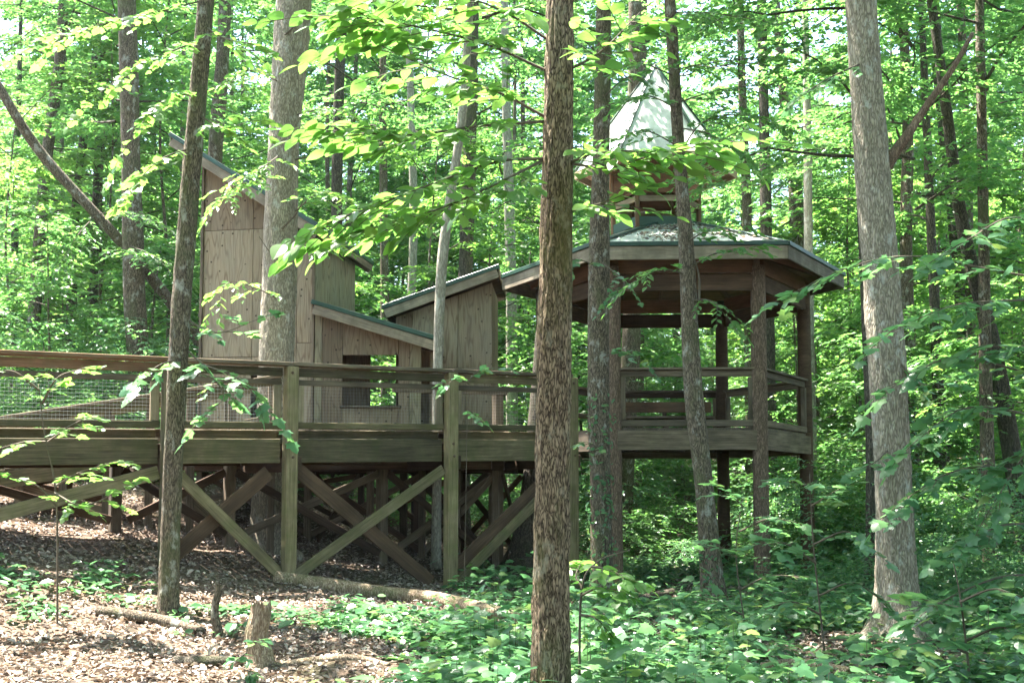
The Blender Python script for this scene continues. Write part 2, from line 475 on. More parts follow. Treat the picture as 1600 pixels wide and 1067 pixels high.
def crown(seed, h0, h1, rad, n_limb, n_spray, leaf, n_leaf=12, tmpl=T_FAR, trunk_r=0.15, low=0.5):
    """limbs and leaves of a tree whose trunk is the z axis"""
    rng = np.random.default_rng(seed)
    tb, O, D = [], [], []
    for i in range(n_limb):
        f = (i + rng.random()) / n_limb
        z = h0 + (h1 - h0) * f
        az = i * 2.4 + rng.normal(0, .4)
        ln = rad * (low + (1 - low) * math.sin(math.pi * min(1, 0.25 + 0.72 * f))) * rng.uniform(.65, 1.15) * (1 - 0.35 * f)
        rise = rng.uniform(0.1, 0.55) + 0.35 * f
        dv = np.array([math.cos(az), math.sin(az), rise])
        p = [np.array([0, 0, z])]
        for k in range(1, 5):
            dd = dv + rng.normal(0, .16, 3); dd[2] -= 0.12 * k
            p.append(p[-1] + dd * ln / 4)
        p = np.array(p)
        r0 = max(0.012, trunk_r * 0.32 * (1 - 0.6 * f))
        tb.append(tube(resample(p, 7), np.linspace(r0, 0.006, 7), 4, cap=False))
        t = rng.uniform(0.28, 1.0, n_spray) * 3.999
        k = t.astype(int); fr = (t - k)[:, None]
        b = p[k] * (1 - fr) + p[k + 1] * fr
        o = b + rng.normal(0, 1, (n_spray, 3)) * np.array([.28, .28, .16]) * (0.4 + ln * 0.22)
        a2 = az + rng.normal(0, 0.85, n_spray)
        O.append(o); D.append(np.stack([np.cos(a2), np.sin(a2), rng.normal(0.02, .14, n_spray)], -1))
    O = np.vstack(O); D = np.vstack(D)
    V, F, R = leaves(*sprays(O, D, rng.uniform(.45, .95, len(O)) * leaf * 5, n_leaf, leaf, rng), tmpl, rng)
    bv, bf = tubes_join(tb)
    return (V, F, R), (bv, quads_to_tris(bf))

# ------------------------------------------------------------------ ground
def build_ground():
    xs = np.concatenate([np.linspace(-160, -14, 36), np.linspace(-13.5, 13.5, 150), np.linspace(14, 160, 36)])
    ys = np.concatenate([np.linspace(-60, 5, 22), np.linspace(5.3, 26, 140), np.linspace(27, 220, 60)])
    X, Y = np.meshgrid(xs, ys)
    Z = gz(X, Y) + 0.05 * (vnoise(np.stack([X * 2, Y * 2, X * 0], -1) + 9) - .5) + 0.03 * (vnoise(np.stack([X * 7, Y * 7, X * 0], -1)) - .5)
    V = np.stack([X, Y, Z], -1).reshape(-1, 3)
    nx = len(xs); i = np.arange(len(ys) - 1)[:, None] * nx; j = np.arange(nx - 1)[None]
    F = np.stack([i + j, i + j + 1, i + nx + j + 1, i + nx + j], -1).reshape(-1, 4)
    m, N, L, B = nt('leaf_mould')
    v = coords(N, L, (1, 1, 1), False)
    a = noise(N, L, v, 22, 6, 0.7)
    c = ramp(N, [(0.3, (0.04, 0.028, 0.02)), (0.5, (0.105, 0.075, 0.055)), (0.72, (0.2, 0.15, 0.115))]); L.new(a, c.inputs[0])
    g = noise(N, L, v, 0.8, 5, 0.65)
    gr = ramp(N, [(0.55, (0, 0, 0)), (0.72, (0.55,) * 3)]); L.new(g, gr.inputs[0])
    L.new(mixc(N, L, c.outputs[0], (0.05, 0.075, 0.025), gr.outputs[0]), B.inputs['Base Color'])
    B.inputs['Roughness'].default_value = 0.95; B.inputs['Specular IOR Level'].default_value = 0.1
    bump(N, L, B, a, 0.8, 0.04)
    o = link('forest_floor', np_mesh('forest_floor', V, F, [m], smooth_=True), kind='structure')
    o['label'] = 'leaf strewn forest floor sloping up to the left'
build_ground()

# ------------------------------------------------------------------ boardwalk
BA = Vector((-6.0, 13.5, 0)); BT = Vector((0.83, 0.558, 0)).normalized(); BN = Vector((-BT.y, BT.x, 0))
def BW(s, off, z): 
    p = BA + BT * s + BN * off
    p.z = 1.96 + 0.0247 * s + z
    return p
bw = thing('boardwalk', 'raised timber boardwalk with mesh railings leading across to the gazebo', 'boardwalk', BW(3, 0, -2.0))
DW = 1.75
S_POST = [-2.6, -0.55, 1.95, 3.59, 6.1, 8.3]
def down(p, sink=0.15):
    return Vector((p.x, p.y, float(gz(p.x, p.y)) - sink))
for i, s in enumerate(S_POST):
    t = BW(s, -0.085, 1.29); 
    board(bw, 'post', down(t), t, 0.165, 0.165, W_POST, up=BT, c=0.012)
    t2 = BW(s - 0.12, DW + 0.1, 1.22 if s > 8 else 0.3)
    board(bw, 'post', down(t2), t2, 0.15, 0.15, W_GREY, up=BT, c=0.012)
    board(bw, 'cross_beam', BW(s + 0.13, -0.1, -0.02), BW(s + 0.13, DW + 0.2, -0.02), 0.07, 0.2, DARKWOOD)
for a, b in zip(S_POST[:-1], S_POST[1:]):
    board(bw, 'beam', BW(a + 0.102, 0.03, 0.16), BW(b - 0.102, 0.03, 0.16), 0.06, 0.325, W_MOSS)
    board(bw, 'deck_edge', BW(a + 0.104, 0.13, 0.38), BW(b - 0.104, 0.13, 0.38), 0.05, 0.125, W_MOSS)
    board(bw, 'bottom_rail', BW(a + 0.1, 0.0, 0.50), BW(b - 0.1, 0.0, 0.50), 0.10, 0.085, W_MOSS)
    board(bw, 'middle_rail', BW(a + 0.1, 0.01, 1.085), BW(b - 0.1, 0.01, 1.085), 0.045, 0.075, W_GREY)
    board(bw, 'rail', BW(a + 0.1, -0.02, 1.22), BW(b - 0.1, -0.02, 1.22), 0.05, 0.115, W_RED if a < 1 else W_MOSS)
    board(bw, 'rail_cap', BW(a - 0.005, -0.04, 1.32), BW(b - 0.012, -0.04, 1.32), 0.24, 0.05, W_RED if a < 1 else W_GREY)
    board(bw, 'rear_beam', BW(a, DW, 0.16), BW(b - 0.01, DW, 0.16), 0.06, 0.325, DARKWOOD)
    for q in (a + 0.16, b - 0.16):
        board(bw, 'frame_upright', BW(q, 0.0, 0.545), BW(q, 0.0, 1.045), 0.05, 0.11, W_PALE, up=BT)
    # wire mesh panel
    wl = []
    for z in np.arange(0.56, 1.04, 0.045):
        wl.append(tube(np.array([BW(a + .2, .025, z), BW(b - .2, .025, z)]), [.0010 if a < 3 else .0005] * 2, 3, cap=False))
    for q in np.arange(a + .22, b - .2, 0.045):
        wl.append(tube(np.array([BW(q, .029, .54), BW(q, .029, 1.05)]), [.0010 if a < 3 else .0005] * 2, 3, cap=False))
    v, f = tubes_join(wl); o0 = BW((a + b) / 2, 0, .5)
    link('wire_mesh', np_mesh('wire_mesh', v - np.array(o0), f, [WIRE]), bw, Matrix.Translation(o0), 'stuff')
bv_, bf_ = tube(np.array([[0, 0, 0], [0, -.012, 0], [0, -.02, 0]]), [.02, .02, .014], 8)
bolt_me = np_mesh('bolt', bv_, quads_to_tris(bf_), [plain('rusty_bolt', (0.10, 0.06, 0.04), 0.6, 0.4)])
for s in S_POST:
    for dz in (.07, .25, 1.2):
        link('bolt', bolt_me, bw, Matrix.Translation(BW(s + .02 * math.sin(dz * 40), -.085 - .083, dz)) @ Matrix.Rotation(math.atan2(BT.y, BT.x), 4, 'Z'))
# deck planks: one shared mesh
pv, pf = chamfer_box(0.138, DW - 0.12, 0.038, 0.004)
plank_me = np_mesh('plank', pv, pf, [W_GREY])
rot = Matrix.Rotation(math.atan2(BT.y, BT.x), 4, 'Z')
for s in np.arange(-2.6, 8.35, 0.145):
    link('plank', plank_me, bw, Matrix.Translation(BW(s, DW / 2 + .06, 0.43)) @ rot)
# diagonal braces in the near post plane and in the rear plane
def brace(s0, z0, s1, z1, off, mat, h=0.15, w=0.045):
    a = BW(s0, off, 0); b = BW(s1, off, 0)
    a.z = z0; b.z = z1
    board(bw, 'brace', a, b, w, h, mat)
def gzs(s, off): p = BW(s, off, 0); return float(gz(p.x, p.y))
N_ = -0.03
brace(3.72, gzs(3.7, N_) + .08, 6.0, 1.99, N_, W_POST)
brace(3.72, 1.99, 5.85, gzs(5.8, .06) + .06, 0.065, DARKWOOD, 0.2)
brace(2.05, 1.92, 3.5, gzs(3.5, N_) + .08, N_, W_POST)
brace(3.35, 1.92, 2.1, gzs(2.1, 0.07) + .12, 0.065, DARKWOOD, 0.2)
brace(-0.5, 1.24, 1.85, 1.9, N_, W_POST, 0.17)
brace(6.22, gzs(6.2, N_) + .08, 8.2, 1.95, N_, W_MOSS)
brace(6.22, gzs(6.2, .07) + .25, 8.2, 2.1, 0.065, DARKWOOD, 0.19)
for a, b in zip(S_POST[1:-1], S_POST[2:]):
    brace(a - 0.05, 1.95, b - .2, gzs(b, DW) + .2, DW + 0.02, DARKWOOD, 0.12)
    if a > 1: brace(a + 0.05, gzs(a, DW) + .2, b - .2, 1.95, DW + 0.075, W_GREY if a > 3 else DARKWOOD, 0.12)
# rear railing of the span by the gazebo
for a, b in zip(S_POST[4:-1], S_POST[5:]):
    board(bw, 'rear_rail', BW(a, DW, 1.2), BW(b, DW, 1.2), 0.05, 0.1, W_GREY)
    board(bw, 'rear_rail', BW(a, DW, 0.55), BW(b, DW, 0.55), 0.05, 0.09, W_GREY)
# small white number tag
tg = P(302, 683, 14.6)
board(bw, 'number_tag', BW(2.27, 0.09, 0.40), BW(2.31, 0.09, 0.40), 0.012, 0.07, plain('white_tag', (0.75, 0.75, 0.72), 0.5))

# ------------------------------------------------------------------ access ramp behind it
rp = thing('access_ramp', 'narrow timber ramp with handrails climbing behind the boardwalk from the left', 'ramp', (-6.5, 16.8, 0.8))
RA, RB = P(-60, 662, 16.2), P(440, 587, 17.5)
rx = (RB - RA); rl = rx.length; rx.normalize(); ry = Vector((-rx.y, rx.x, 0)).normalized()
def RP(t, off, z): return RA + (RB - RA) * t + ry * off + Vector((0, 0, z))
for off in (0, 1.1):
    board(rp, 'rail_cap', RP(0, off, 0), RP(1, off, 0), 0.14, 0.045, W_GREY)
    board(rp, 'rail', RP(0, off, -0.08), RP(1, off, -0.08), 0.04, 0.09, W_MOSS)
    board(rp, 'bottom_rail', RP(0, off, -0.62), RP(1, off, -0.62), 0.05, 0.08, W_GREY)
    board(rp, 'stringer', RP(0, off, -0.9), RP(1, off, -0.9), 0.05, 0.24, W_MOSS)
    for t in np.linspace(0.04, 0.97, 8):
        p = RP(t, off + 0.06, -0.02)
        board(rp, 'post', down(p), p, 0.11, 0.11, W_GREY, up=rx)
    for t0, t1 in ((.17, .44), (.57, .83)):
        a = RP(t0, off + .13, -1.0); b = RP(t1, off + .13, 0); b.z = float(gz(b.x, b.y)) + .1
        board(rp, 'brace', a, b, 0.04, 0.14, DARKWOOD if off else W_GREY)
pv, pf = chamfer_box(0.138, 1.04, 0.035, 0.004)
pm = np_mesh('plank', pv, pf, [W_GREY])
rm = Matrix(((rx.x, ry.x, 0, 0), (rx.y, ry.y, 0, 0), (rx.z, 0, 1, 0), (0, 0, 0, 1)))
for t in np.linspace(0.01, 0.99, int(rl / 0.146)):
    link('plank', pm, rp, Matrix.Translation(RP(t, 0.55, -0.76)) @ rm)

# ------------------------------------------------------------------ treehouse platform
pf_ = thing('treehouse_platform', 'timber platform on tall crossed stilts beneath the cabins', 'platform', (-2.8, 20.0, 0.7))
HU = Vector((0.985, -0.17, 0)).normalized(); HW = Vector((0.17, 0.985, 0)).normalized()
H0 = Vector((-3.43, 19.6, 0))
def HP(u, w, z): p = H0 + HU * u + HW * w; p.z = z; return p
for w in (-1.1, 0.0, 1.3, 2.6):
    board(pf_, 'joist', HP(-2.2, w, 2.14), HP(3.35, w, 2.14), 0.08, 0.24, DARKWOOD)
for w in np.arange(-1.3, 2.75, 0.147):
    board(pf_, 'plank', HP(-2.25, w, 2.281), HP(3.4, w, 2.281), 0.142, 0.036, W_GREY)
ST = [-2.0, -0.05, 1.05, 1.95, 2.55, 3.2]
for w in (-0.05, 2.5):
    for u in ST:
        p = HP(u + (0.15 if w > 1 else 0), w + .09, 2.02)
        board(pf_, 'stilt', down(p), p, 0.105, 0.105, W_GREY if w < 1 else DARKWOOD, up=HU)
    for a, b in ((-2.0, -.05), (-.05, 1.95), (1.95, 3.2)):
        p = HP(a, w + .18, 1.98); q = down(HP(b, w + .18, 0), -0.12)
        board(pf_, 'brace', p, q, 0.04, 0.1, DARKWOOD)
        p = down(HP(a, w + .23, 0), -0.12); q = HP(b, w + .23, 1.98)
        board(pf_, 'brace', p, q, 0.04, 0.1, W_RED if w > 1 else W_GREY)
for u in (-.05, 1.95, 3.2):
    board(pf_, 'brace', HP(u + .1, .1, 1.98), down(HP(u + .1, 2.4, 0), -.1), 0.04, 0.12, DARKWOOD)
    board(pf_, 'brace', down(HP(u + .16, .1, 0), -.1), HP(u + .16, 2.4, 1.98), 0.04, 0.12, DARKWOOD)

# ------------------------------------------------------------------ cabins
def panel(root, f, u0, u1, z0, z1, mat, z1b=None, name='wall_panel', th=0.03):
    """upright sheet on the plane f(u,z); its top may slope from z1 to z1b"""
    z1b = z1 if z1b is None else z1b
    a, b, c, d = f(u0 + .004, z0 + .004), f(u1 - .004, z0 + .004), f(u1 - .004, z1b - .004), f(u0 + .004, z1 - .004)
    n = (b - a).cross(d - a).normalized()
    o = (a + b + c + d) / 4
    x = Vector((0, 0, 1)); y = n.cross(x)
    m = Matrix(((x.x, y.x, n.x, 0), (x.y, y.y, n.y, 0), (x.z, y.z, n.z, 0), (0, 0, 0, 1))); m.translation = o
    mi = m.inverted(); me = bpy.data.meshes.new(name)
    T = [mi @ q for q in (a, b, c, d)]
    cc = 0.004; ctr = sum(T, Vector()) / 4
    inn = [q + (ctr - q).normalized() * cc * 1.4 for q in T]
    V = [(q.x, q.y, 0) for q in inn] + [(q.x, q.y, -cc) for q in T] + [(q.x, q.y, -th) for q in T]
    F = [(0, 1, 2, 3), (11, 10, 9, 8)] + [(i, i + 4, (i + 1) % 4 + 4, (i + 1) % 4) for i in range(4)] + [(i + 4, i + 8, (i + 1) % 4 + 8, (i + 1) % 4 + 4) for i in range(4)]
    me.from_pydata(V, [], F); me.materials.append(mat); me.update()
    return link(name, me, root, m)

def shed_roof(root, org, u, w, u0, u1, w0, w1, za, zb, drop, edge=0.15, fascia=W_FASCIA):
    """single pitch roof: height za at u0, zb at u1"""
    def q(uu, ww, z): p = org + u * uu + w * ww; p.z = z; return p
    sl = (zb - za) / (u1 - u0)
    deck = slab(root, 'roof', [q(u0, w0, za), q(u1, w0, zb), q(u1, w1, zb), q(u0, w1, za)], 0.03, ROOF_GREEN)
    slab(root, 'roof_boarding', [q(u0 + .02, w0 + .02, za - .034), q(u1 - .02, w0 + .02, zb - .034), q(u1 - .02, w1 - .02, zb - .034), q(u0 + .02, w1 - .02, za - .034)], 0.025, W_BROWN)
    board(root, 'fascia', q(u0, w0 - .015, za - .055 - edge / 2), q(u1, w0 - .015, zb - .055 - edge / 2), 0.03, edge, fascia)
    board(root, 'fascia', q(u0, w1 + .015, za - .055 - edge / 2), q(u1, w1 + .015, zb - .055 - edge / 2), 0.03, edge, fascia)
    board(root, 'drip_edge', q(u0 - .03, w0 - .024, za - .012), q(u1 + .03, w0 - .024, zb - .012), 0.055, 0.075, GREEN_METAL)
    lo = u1 if zb < za else u0; zl = min(za, zb); hi = u0 if zb < za else u1; zh = max(za, zb); sg = 1 if zb < za else -1
    board(root, 'eave_board', q(lo + sg * .018, w0 + .002, zl - .105), q(lo + sg * .018, w1 - .002, zl - .105), 0.03, 0.14, W_GREY)
    board(root, 'drip_edge', q(lo + sg * .03, w0 - .05, zl - .015), q(lo + sg * .03, w1 + .05, zl - .015), 0.055, 0.075, GREEN_METAL)
    board(root, 'eave_board', q(hi - sg * .018, w0 + .002, zh - .105), q(hi - sg * .018, w1 - .002, zh - .105), 0.03, 0.14, W_GREY)

# tower
tw = thing('tower_cabin', 'tall plywood tower cabin with a steep roof sloping down to the right', 'cabin', HP(-1, 0, 2.3))
front = lambda u, z: HP(u, 0, z)
def top(u): return 7.45 + (u + 2.0) / 2.0 * (6.15 - 7.45)
for a, b in ((-2.0, -1.09), (-1.09, -.28), (-.28, 0)):
    panel(tw, front, a, b, 6.235, top(a), PLY_R, top(b))
    panel(tw, front, a, b, 4.0 if a != -.28 else 4.22, 6.235 if a != -.28 else 6.12, PLY)
panel(tw, front, -2.0, -1.09, 2.3, 4.0, PLY)
panel(tw, front, -1.09, -.28, 3.88, 4.0, PLY)
panel(tw, front, -.62, -.28, 2.3, 3.88, PLY)
panel(tw, front, -1.09, -.62, 2.3, 2.95, PLY)
panel(tw, front, -.28, 0, 2.3, 4.22, PLY)
side = lambda w, z: HP(0.0, w, z)
for a, b in ((0.035, .9), (.9, 1.6), (1.6, 2.4)):
    panel(tw, side, a, b, 2.3, 6.09, PLY_G)
lside = lambda w, z: HP(-2.0, 2.4 - w, z)
for a, b in ((0, 1.2), (1.2, 2.36)):
    panel(tw, lside, a, b, 2.3, 7.43, PLY)
back = lambda u, z: HP(-u, 2.4, z)
for a, b in ((0.03, .95), (.95, 1.97)):
    panel(tw, back, a, b, 2.3, top(-a) - .03, PLY, top(-b) - .03)
board(tw, 'corner_trim', HP(-2.02, -.02, 2.3), HP(-2.02, -.02, 7.42), 0.05, 0.05, W_GREY, up=HU)
board(tw, 'corner_trim', HP(0.03, -.02, 2.3), HP(0.03, -.02, 6.1), 0.05, 0.05, W_GREY, up=HU)
shed_roof(tw, H0, HU, HW, -2.48, 0.2, -0.33, 2.75, 7.45 + .48 * .65 + .14, 6.15 - .2 * .65 + .14, 1, 0.17)

# lean-to
LU = Vector((1, 0, 0)); LW = Vector((-0.07, 1, 0)).normalized()
def LP(u, w, z): p = H0 + LU * u + LW * w; p.z = z; return p
ln = thing('lean_to_cabin', 'low cabin with a sloping green edged roof and a wide open window', 'cabin', LP(1.0, -.2, 2.3))
lf = lambda u, z: LP(u + .06, -.12, z)
def lt(u): return 4.72 - (u) / 2.1 * 0.66
panel(ln, lf, 0, .13, 2.3, lt(0), PLY_G, lt(.13))
panel(ln, lf, .13, .48, 2.3, lt(.13), PLY_R, lt(.48))
panel(ln, lf, .48, 1.43, 3.99, lt(.48), PLY_R, lt(1.43))
panel(ln, lf, .48, .95, 2.3, 3.13, PLY_R)
panel(ln, lf, .95, 1.43, 2.3, 3.13, PLY_R)
panel(ln, lf, 1.43, 1.62, 2.3, lt(1.43), PLY_R, lt(1.62))
panel(ln, lf, 1.62, 1.82, 2.3, lt(1.62), PLY_G, lt(1.82))
lb = lambda u, z: LP(2.1 - u, 1.6, z)
panel(ln, lb, 0.0, .7, 2.3, lt(2.1) , PLY_R, lt(1.4))
panel(ln, lb, 1.17, 2.07, 2.3, lt(.93), PLY_R, lt(.03))
panel(ln, lb, .7, 1.17, 2.3, 2.95, PLY_R)
panel(ln, lb, .7, 1.17, 4.2, lt(1.4), PLY_R, lt(.93))
ls = lambda w, z: LP(2.1, w, z)
panel(ln, ls, .45, 1.57, 2.3, 4.0, PLY_R)
board(ln, 'corner_post', LP(2.08, -.06, 2.3), LP(2.08, -.06, 4.05), 0.09, 0.09, W_GREY, up=HU)
board(ln, 'window_sill', LP(.5, -.135, 3.11), LP(1.54, -.135, 3.11), 0.05, 0.04, W_GREY)
shed_roof(ln, H0, LU, LW, 0.062, 2.2, -0.42, 1.75, 4.87, 4.22, 1, 0.165)

# box cabin
bx_o = Vector((-0.36, 20.65, 0)); BU = Vector((0.998, -0.05, 0)).normalized(); BWv = Vector((0.05, 0.998, 0)).normalized()
def XP(u, w, z): p = bx_o + BU * u + BWv * w; p.z = z; return p
bc = thing('box_cabin', 'small boxy plywood cabin with its roof rising to the right', 'cabin', XP(-.9, .8, 2.3))
xf = lambda u, z: XP(u, 0, z)
def xt(u): return 5.46 + u / 1.75 * 0.62
for a, b, m in ((-1.75, -1.45, PLY_R), (-1.45, -.62, PLY), (-.62, 0, PLY)):
    panel(bc, xf, a, b, 3.9, xt(a), m, xt(b))
xf2 = lambda u, z: XP(u, .06, z)
panel(bc, xf2, -1.75, -.98, 2.3, 3.88, PLY_R); panel(bc, xf2, -.78, -.48, 2.3, 3.88, PLY); panel(bc, xf2, -.48, 0, 2.3, 3.88, PLY)
panel(bc, xf2, -.98, -.78, 2.3, 2.85, PLY_R); panel(bc, xf2, -.98, -.78, 3.45, 3.88, PLY_R)
xs_ = lambda w, z: XP(0, w, z)
panel(bc, xs_, .03, .85, 2.3, 5.44, PLY); panel(bc, xs_, .85, 1.7, 2.3, 5.44, PLY)
xl_ = lambda w, z: XP(-1.75, 1.7 - w, z)
panel(bc, xl_, 0, 1.67, 2.3, 4.72, PLY_R)
xb_ = lambda u, z: XP(-u, 1.7, z)
panel(bc, xb_, .03, 1.72, 2.3, xt(0) - .04, PLY_R, xt(-1.7) - .04)
board(bc, 'sill_board', XP(-1.3, -.012, 3.885), XP(.02, -.012, 3.885), 0.03, 0.03, W_FASCIA)
shed_roof(bc, bx_o, BU, BWv, -1.9, 0.12, -0.3, 1.95, 5.46 - 1.9 * .354 + .2, 5.46 + .12 * .354 + .2, 1, 0.16)
for u in (-1.6, 0):
    p = XP(u, .1, 2.3); board(bc, 'stilt', down(p), p, 0.13, 0.13, W_GREY, up=BU)
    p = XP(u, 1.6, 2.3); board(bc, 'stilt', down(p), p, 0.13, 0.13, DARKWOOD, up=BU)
board(bc, 'floor_beam', XP(-1.7, .1, 2.2), XP(0.05, .1, 2.2), 0.08, 0.2, DARKWOOD)
board(bc, 'floor_beam', XP(-1.7, 1.6, 2.2), XP(0.05, 1.6, 2.2), 0.08, 0.2, DARKWOOD)
board(bc, 'brace', XP(-1.5, .2, 2.1), down(XP(0, .2, 0), -.1), 0.04, 0.13, DARKWOOD)
board(bc, 'brace', down(XP(-1.5, .26, 0), -.1), XP(0, .26, 2.1), 0.04, 0.13, W_GREY)

# ------------------------------------------------------------------ gazebo
GC = Vector((2.84, 20.2, 0)); PHI = math.radians(28)
def GZ(r, k, z, da=0.0):
    a = PHI + math.radians(60) * k + da
    return Vector((GC.x + r * math.sin(a), GC.y - r * math.cos(a), z))
def GZ2(r, k, z):
    p = GZ(r, k, z); p.x -= 0.28
    return p
ga = thing('gazebo', 'six sided timber gazebo on tall posts with a two tier roof', 'gazebo', (GC.x, GC.y, float(gz(GC.x, GC.y))))
def log(root, name, p0, p1, r, mat, seed=0):
    p0 = Vector(p0); p1 = Vector(p1)
    n = 22
    path = np.array([list((p1 - p0) * (i / (n - 1))) for i in range(n)])
    v, f = tube(path, np.linspace(r * 1.12, r * 0.94, n), 14, 0.05, (2, 2))
    return link(name, np_mesh(name, v, quads_to_tris(f), [mat], smooth_=True), root, Matrix.Translation(p0))
for k in range(6):
    p = GZ(2.3, k, 5.26)
    log(ga, 'post', down(p, .2), p, 0.115 if k != 0 else 0.12, LOGWOOD if k in (0, 5) else DARKWOOD)
    q = GZ(2.2, k, 0); 
for k in range(6):
    a, b = GZ(2.34, k, 0), GZ(2.34, k + 1, 0)
    d = (b - a).normalized(); inn = (GC - (a + b) / 2); inn.z = 0; inn.normalize()
    def E(p, z, i=0.0): return p + Vector((0, 0, z)) + inn * i
    opening = (k == 4)
    board(ga, 'rim_beam', E(a + d * .01, 2.48, -.05), E(b - d * .01, 2.48, -.05), 0.05, 0.31, W_GREY)
    if not opening:
        board(ga, 'lower_rail', E(a + d * .1, 2.75, .02), E(b - d * .1, 2.75, .02), 0.09, 0.10, W_GREY)
        board(ga, 'middle_rail', E(a + d * .1, 3.1, .02), E(b - d * .1, 3.1, .02), 0.04, 0.09, W_MOSS) if k in (2, 3) else None
        board(ga, 'top_rail', E(a + d * .1, 3.54, .02), E(b - d * .1, 3.54, .02), 0.04, 0.1, W_GREY if k in (0, 1, 5) else DARKWOOD)
        board(ga, 'rail_cap', E(a + d * .1, 3.615, .02), E(b - d * .1, 3.615, .02), 0.15, 0.04, W_GREY)
        for t in (.16,) if k in (0, 1) else (.16, ):
            board(ga, 'baluster', E(b - d * t, 2.81, .02), E(b - d * t, 3.48, .02), 0.08, 0.08, W_GREY, up=d)
        board(ga, 'baluster', E(a + d * .16, 2.81, .02), E(a + d * .16, 3.48, .02), 0.08, 0.08, W_GREY, up=d)
    board(ga, 'header', E(a + d * .1, 4.99, .0), E(b - d * .1, 4.99, .0), 0.06, 0.26, DARKWOOD)
    board(ga, 'header', E(a + d * .1, 5.275, .0), E(b - d * .1, 5.275, .0), 0.06, 0.26, W_BROWN)
    # floor wedge and joist
    slab(ga, 'floor_board', [E(GC.copy(), 2.68), E(a, 2.68, .0), E(b, 2.68, .0)], 0.04, W_GREY, Vector((0, 0, 1)))
    board(ga, 'joist', GZ(.05, k, 2.52), GZ(2.3, k, 2.52), 0.06, 0.2, DARKWOOD)
    for t in (.28, .55, .8):
        pa = GC.lerp(a, t); pb = GC.lerp(b, t)
        board(ga, 'joist', E(pa, 2.52), E(pb, 2.52), 0.05, 0.18, DARKWOOD)
    # lower roof
    ze, zu, R, r = 5.5, 6.28, 2.98, 0.72
    A, B, C_, D = GZ(R, k, ze), GZ(R, k + 1, ze), GZ(r, k + 1, zu), GZ(r, k, zu)
    nn = (B - A).cross(D - A).normalized()
    up1 = nn if nn.z > 0 else -nn
    slab(ga, 'roof_panel', [A, B, C_, D], 0.02, ROOF_METAL, up1)
    dn = -up1
    sh = [q + dn * .03 for q in (GZ(R - .04, k, ze + .013), GZ(R - .04, k + 1, ze + .013), C_, D)]
    slab(ga, 'roof_boarding', sh, 0.02, W_BROWN, up1)
    # roof ribs
    wl = []
    m0 = (A + B) / 2; mu = (C_ + D) / 2
    for t in np.arange(-0.47, 0.48, 0.115):
        pa = m0 + (B - A) * t
        f = min(1.0, (0.5 - abs(t)) / (0.5 - 0.5 * r / R)) if abs(t) > 0.5 * r / R else 1.0
        pb = pa + (mu - m0) * f * 0.98
        wl.append(tube(np.array([pa + up1 * .008, pb + up1 * .008]), [.014, .014], 4))
    v, ff = tubes_join(wl)
    link('roof_ribs', np_mesh('roof_ribs', v - np.array(m0), quads_to_tris(ff), [ROOF_METAL]), ga, Matrix.Translation(m0), 'stuff')
    ed = (B - A).normalized()
    fo = GZ(R + .02, k, ze - .145); fo2 = GZ(R + .02, k + 1, ze - .145)
    board(ga, 'fascia', fo, fo2, 0.035, 0.21, W_FASCIA)
    board(ga, 'drip_edge', GZ(R + .035, k, ze - .005), GZ(R + .035, k + 1, ze - .005), 0.07, 0.07, GREEN_METAL)
    board(ga, 'hip_cap', GZ(R + .03, k, ze + .022), GZ(r, k, zu + .022), 0.16, 0.022, GREEN_METAL)
    board(ga, 'hip_rafter', GZ(R - .1, k, ze - .1), GZ(.3, k, ze - .1 + (zu - ze) * (R - .4) / (R - r)), 0.05, 0.13, W_BROWN)
    for t in (.25, .5, .75):
        pa = A.lerp(B, t) + dn * .12; tt = 1 - abs(t - .5) * 1.3
        pb = pa + (mu - m0) * tt
        board(ga, 'rafter', pa + (mu - m0) * .03, pb, 0.04, 0.1, W_BROWN)
    # cupola
    cr = 0.76
    board(ga, 'cupola_post', GZ2(cr, k, 6.18), GZ2(cr, k, 7.4), 0.07, 0.07, W_RED, up=ed)
    ca, cb = GZ2(cr, k, 0), GZ2(cr, k + 1, 0); cd = (cb - ca).normalized()
    board(ga, 'cupola_curb', ca + cd * .03 + Vector((0, 0, 6.32)), cb - cd * .03 + Vector((0, 0, 6.32)), 0.04, 0.17, GREEN_METAL)
    board(ga, 'cupola_header', ca + cd * .04 + Vector((0, 0, 6.72)), cb - cd * .04 + Vector((0, 0, 6.72)), 0.035, 0.1, W_PALE)
    board(ga, 'cupola_siding', ca + cd * .04 + Vector((0, 0, 7.1)), cb - cd * .04 + Vector((0, 0, 7.1)), 0.03, 0.56, W_BROWN)
    e2, z2, zt = 1.42, 7.38, 9.3
    A2, B2, C2, D2 = GZ2(e2, k, z2), GZ2(e2, k + 1, z2), GZ2(.03, k + 1, zt), GZ2(.03, k, zt)
    n2 = (B2 - A2).cross(D2 - A2).normalized()
    slab(ga, 'spire_panel', [A2, B2, C2, D2], 0.02, ROOF_METAL, n2)
    slab(ga, 'spire_boarding', [q - n2 * .03 for q in (GZ2(e2 - .03, k, z2 + .045), GZ2(e2 - .03, k + 1, z2 + .045), C2, D2)], 0.015, W_BROWN, n2)
    board(ga, 'spire_fascia', GZ2(e2 + .015, k, z2 - .08), GZ2(e2 + .015, k + 1, z2 - .08), 0.025, 0.13, W_PALE)
    board(ga, 'spire_hip', GZ2(e2 + .02, k, z2 + .02), GZ2(.02, k, zt + .02), 0.07, 0.02, GREEN_METAL)
    slab(ga, 'cupola_ceiling', [E(GC + Vector((-.28, 0, 0)), 7.42), GZ2(e2 - .03, k, 7.35), GZ2(e2 - .03, k + 1, 7.35)], 0.012, W_BROWN)

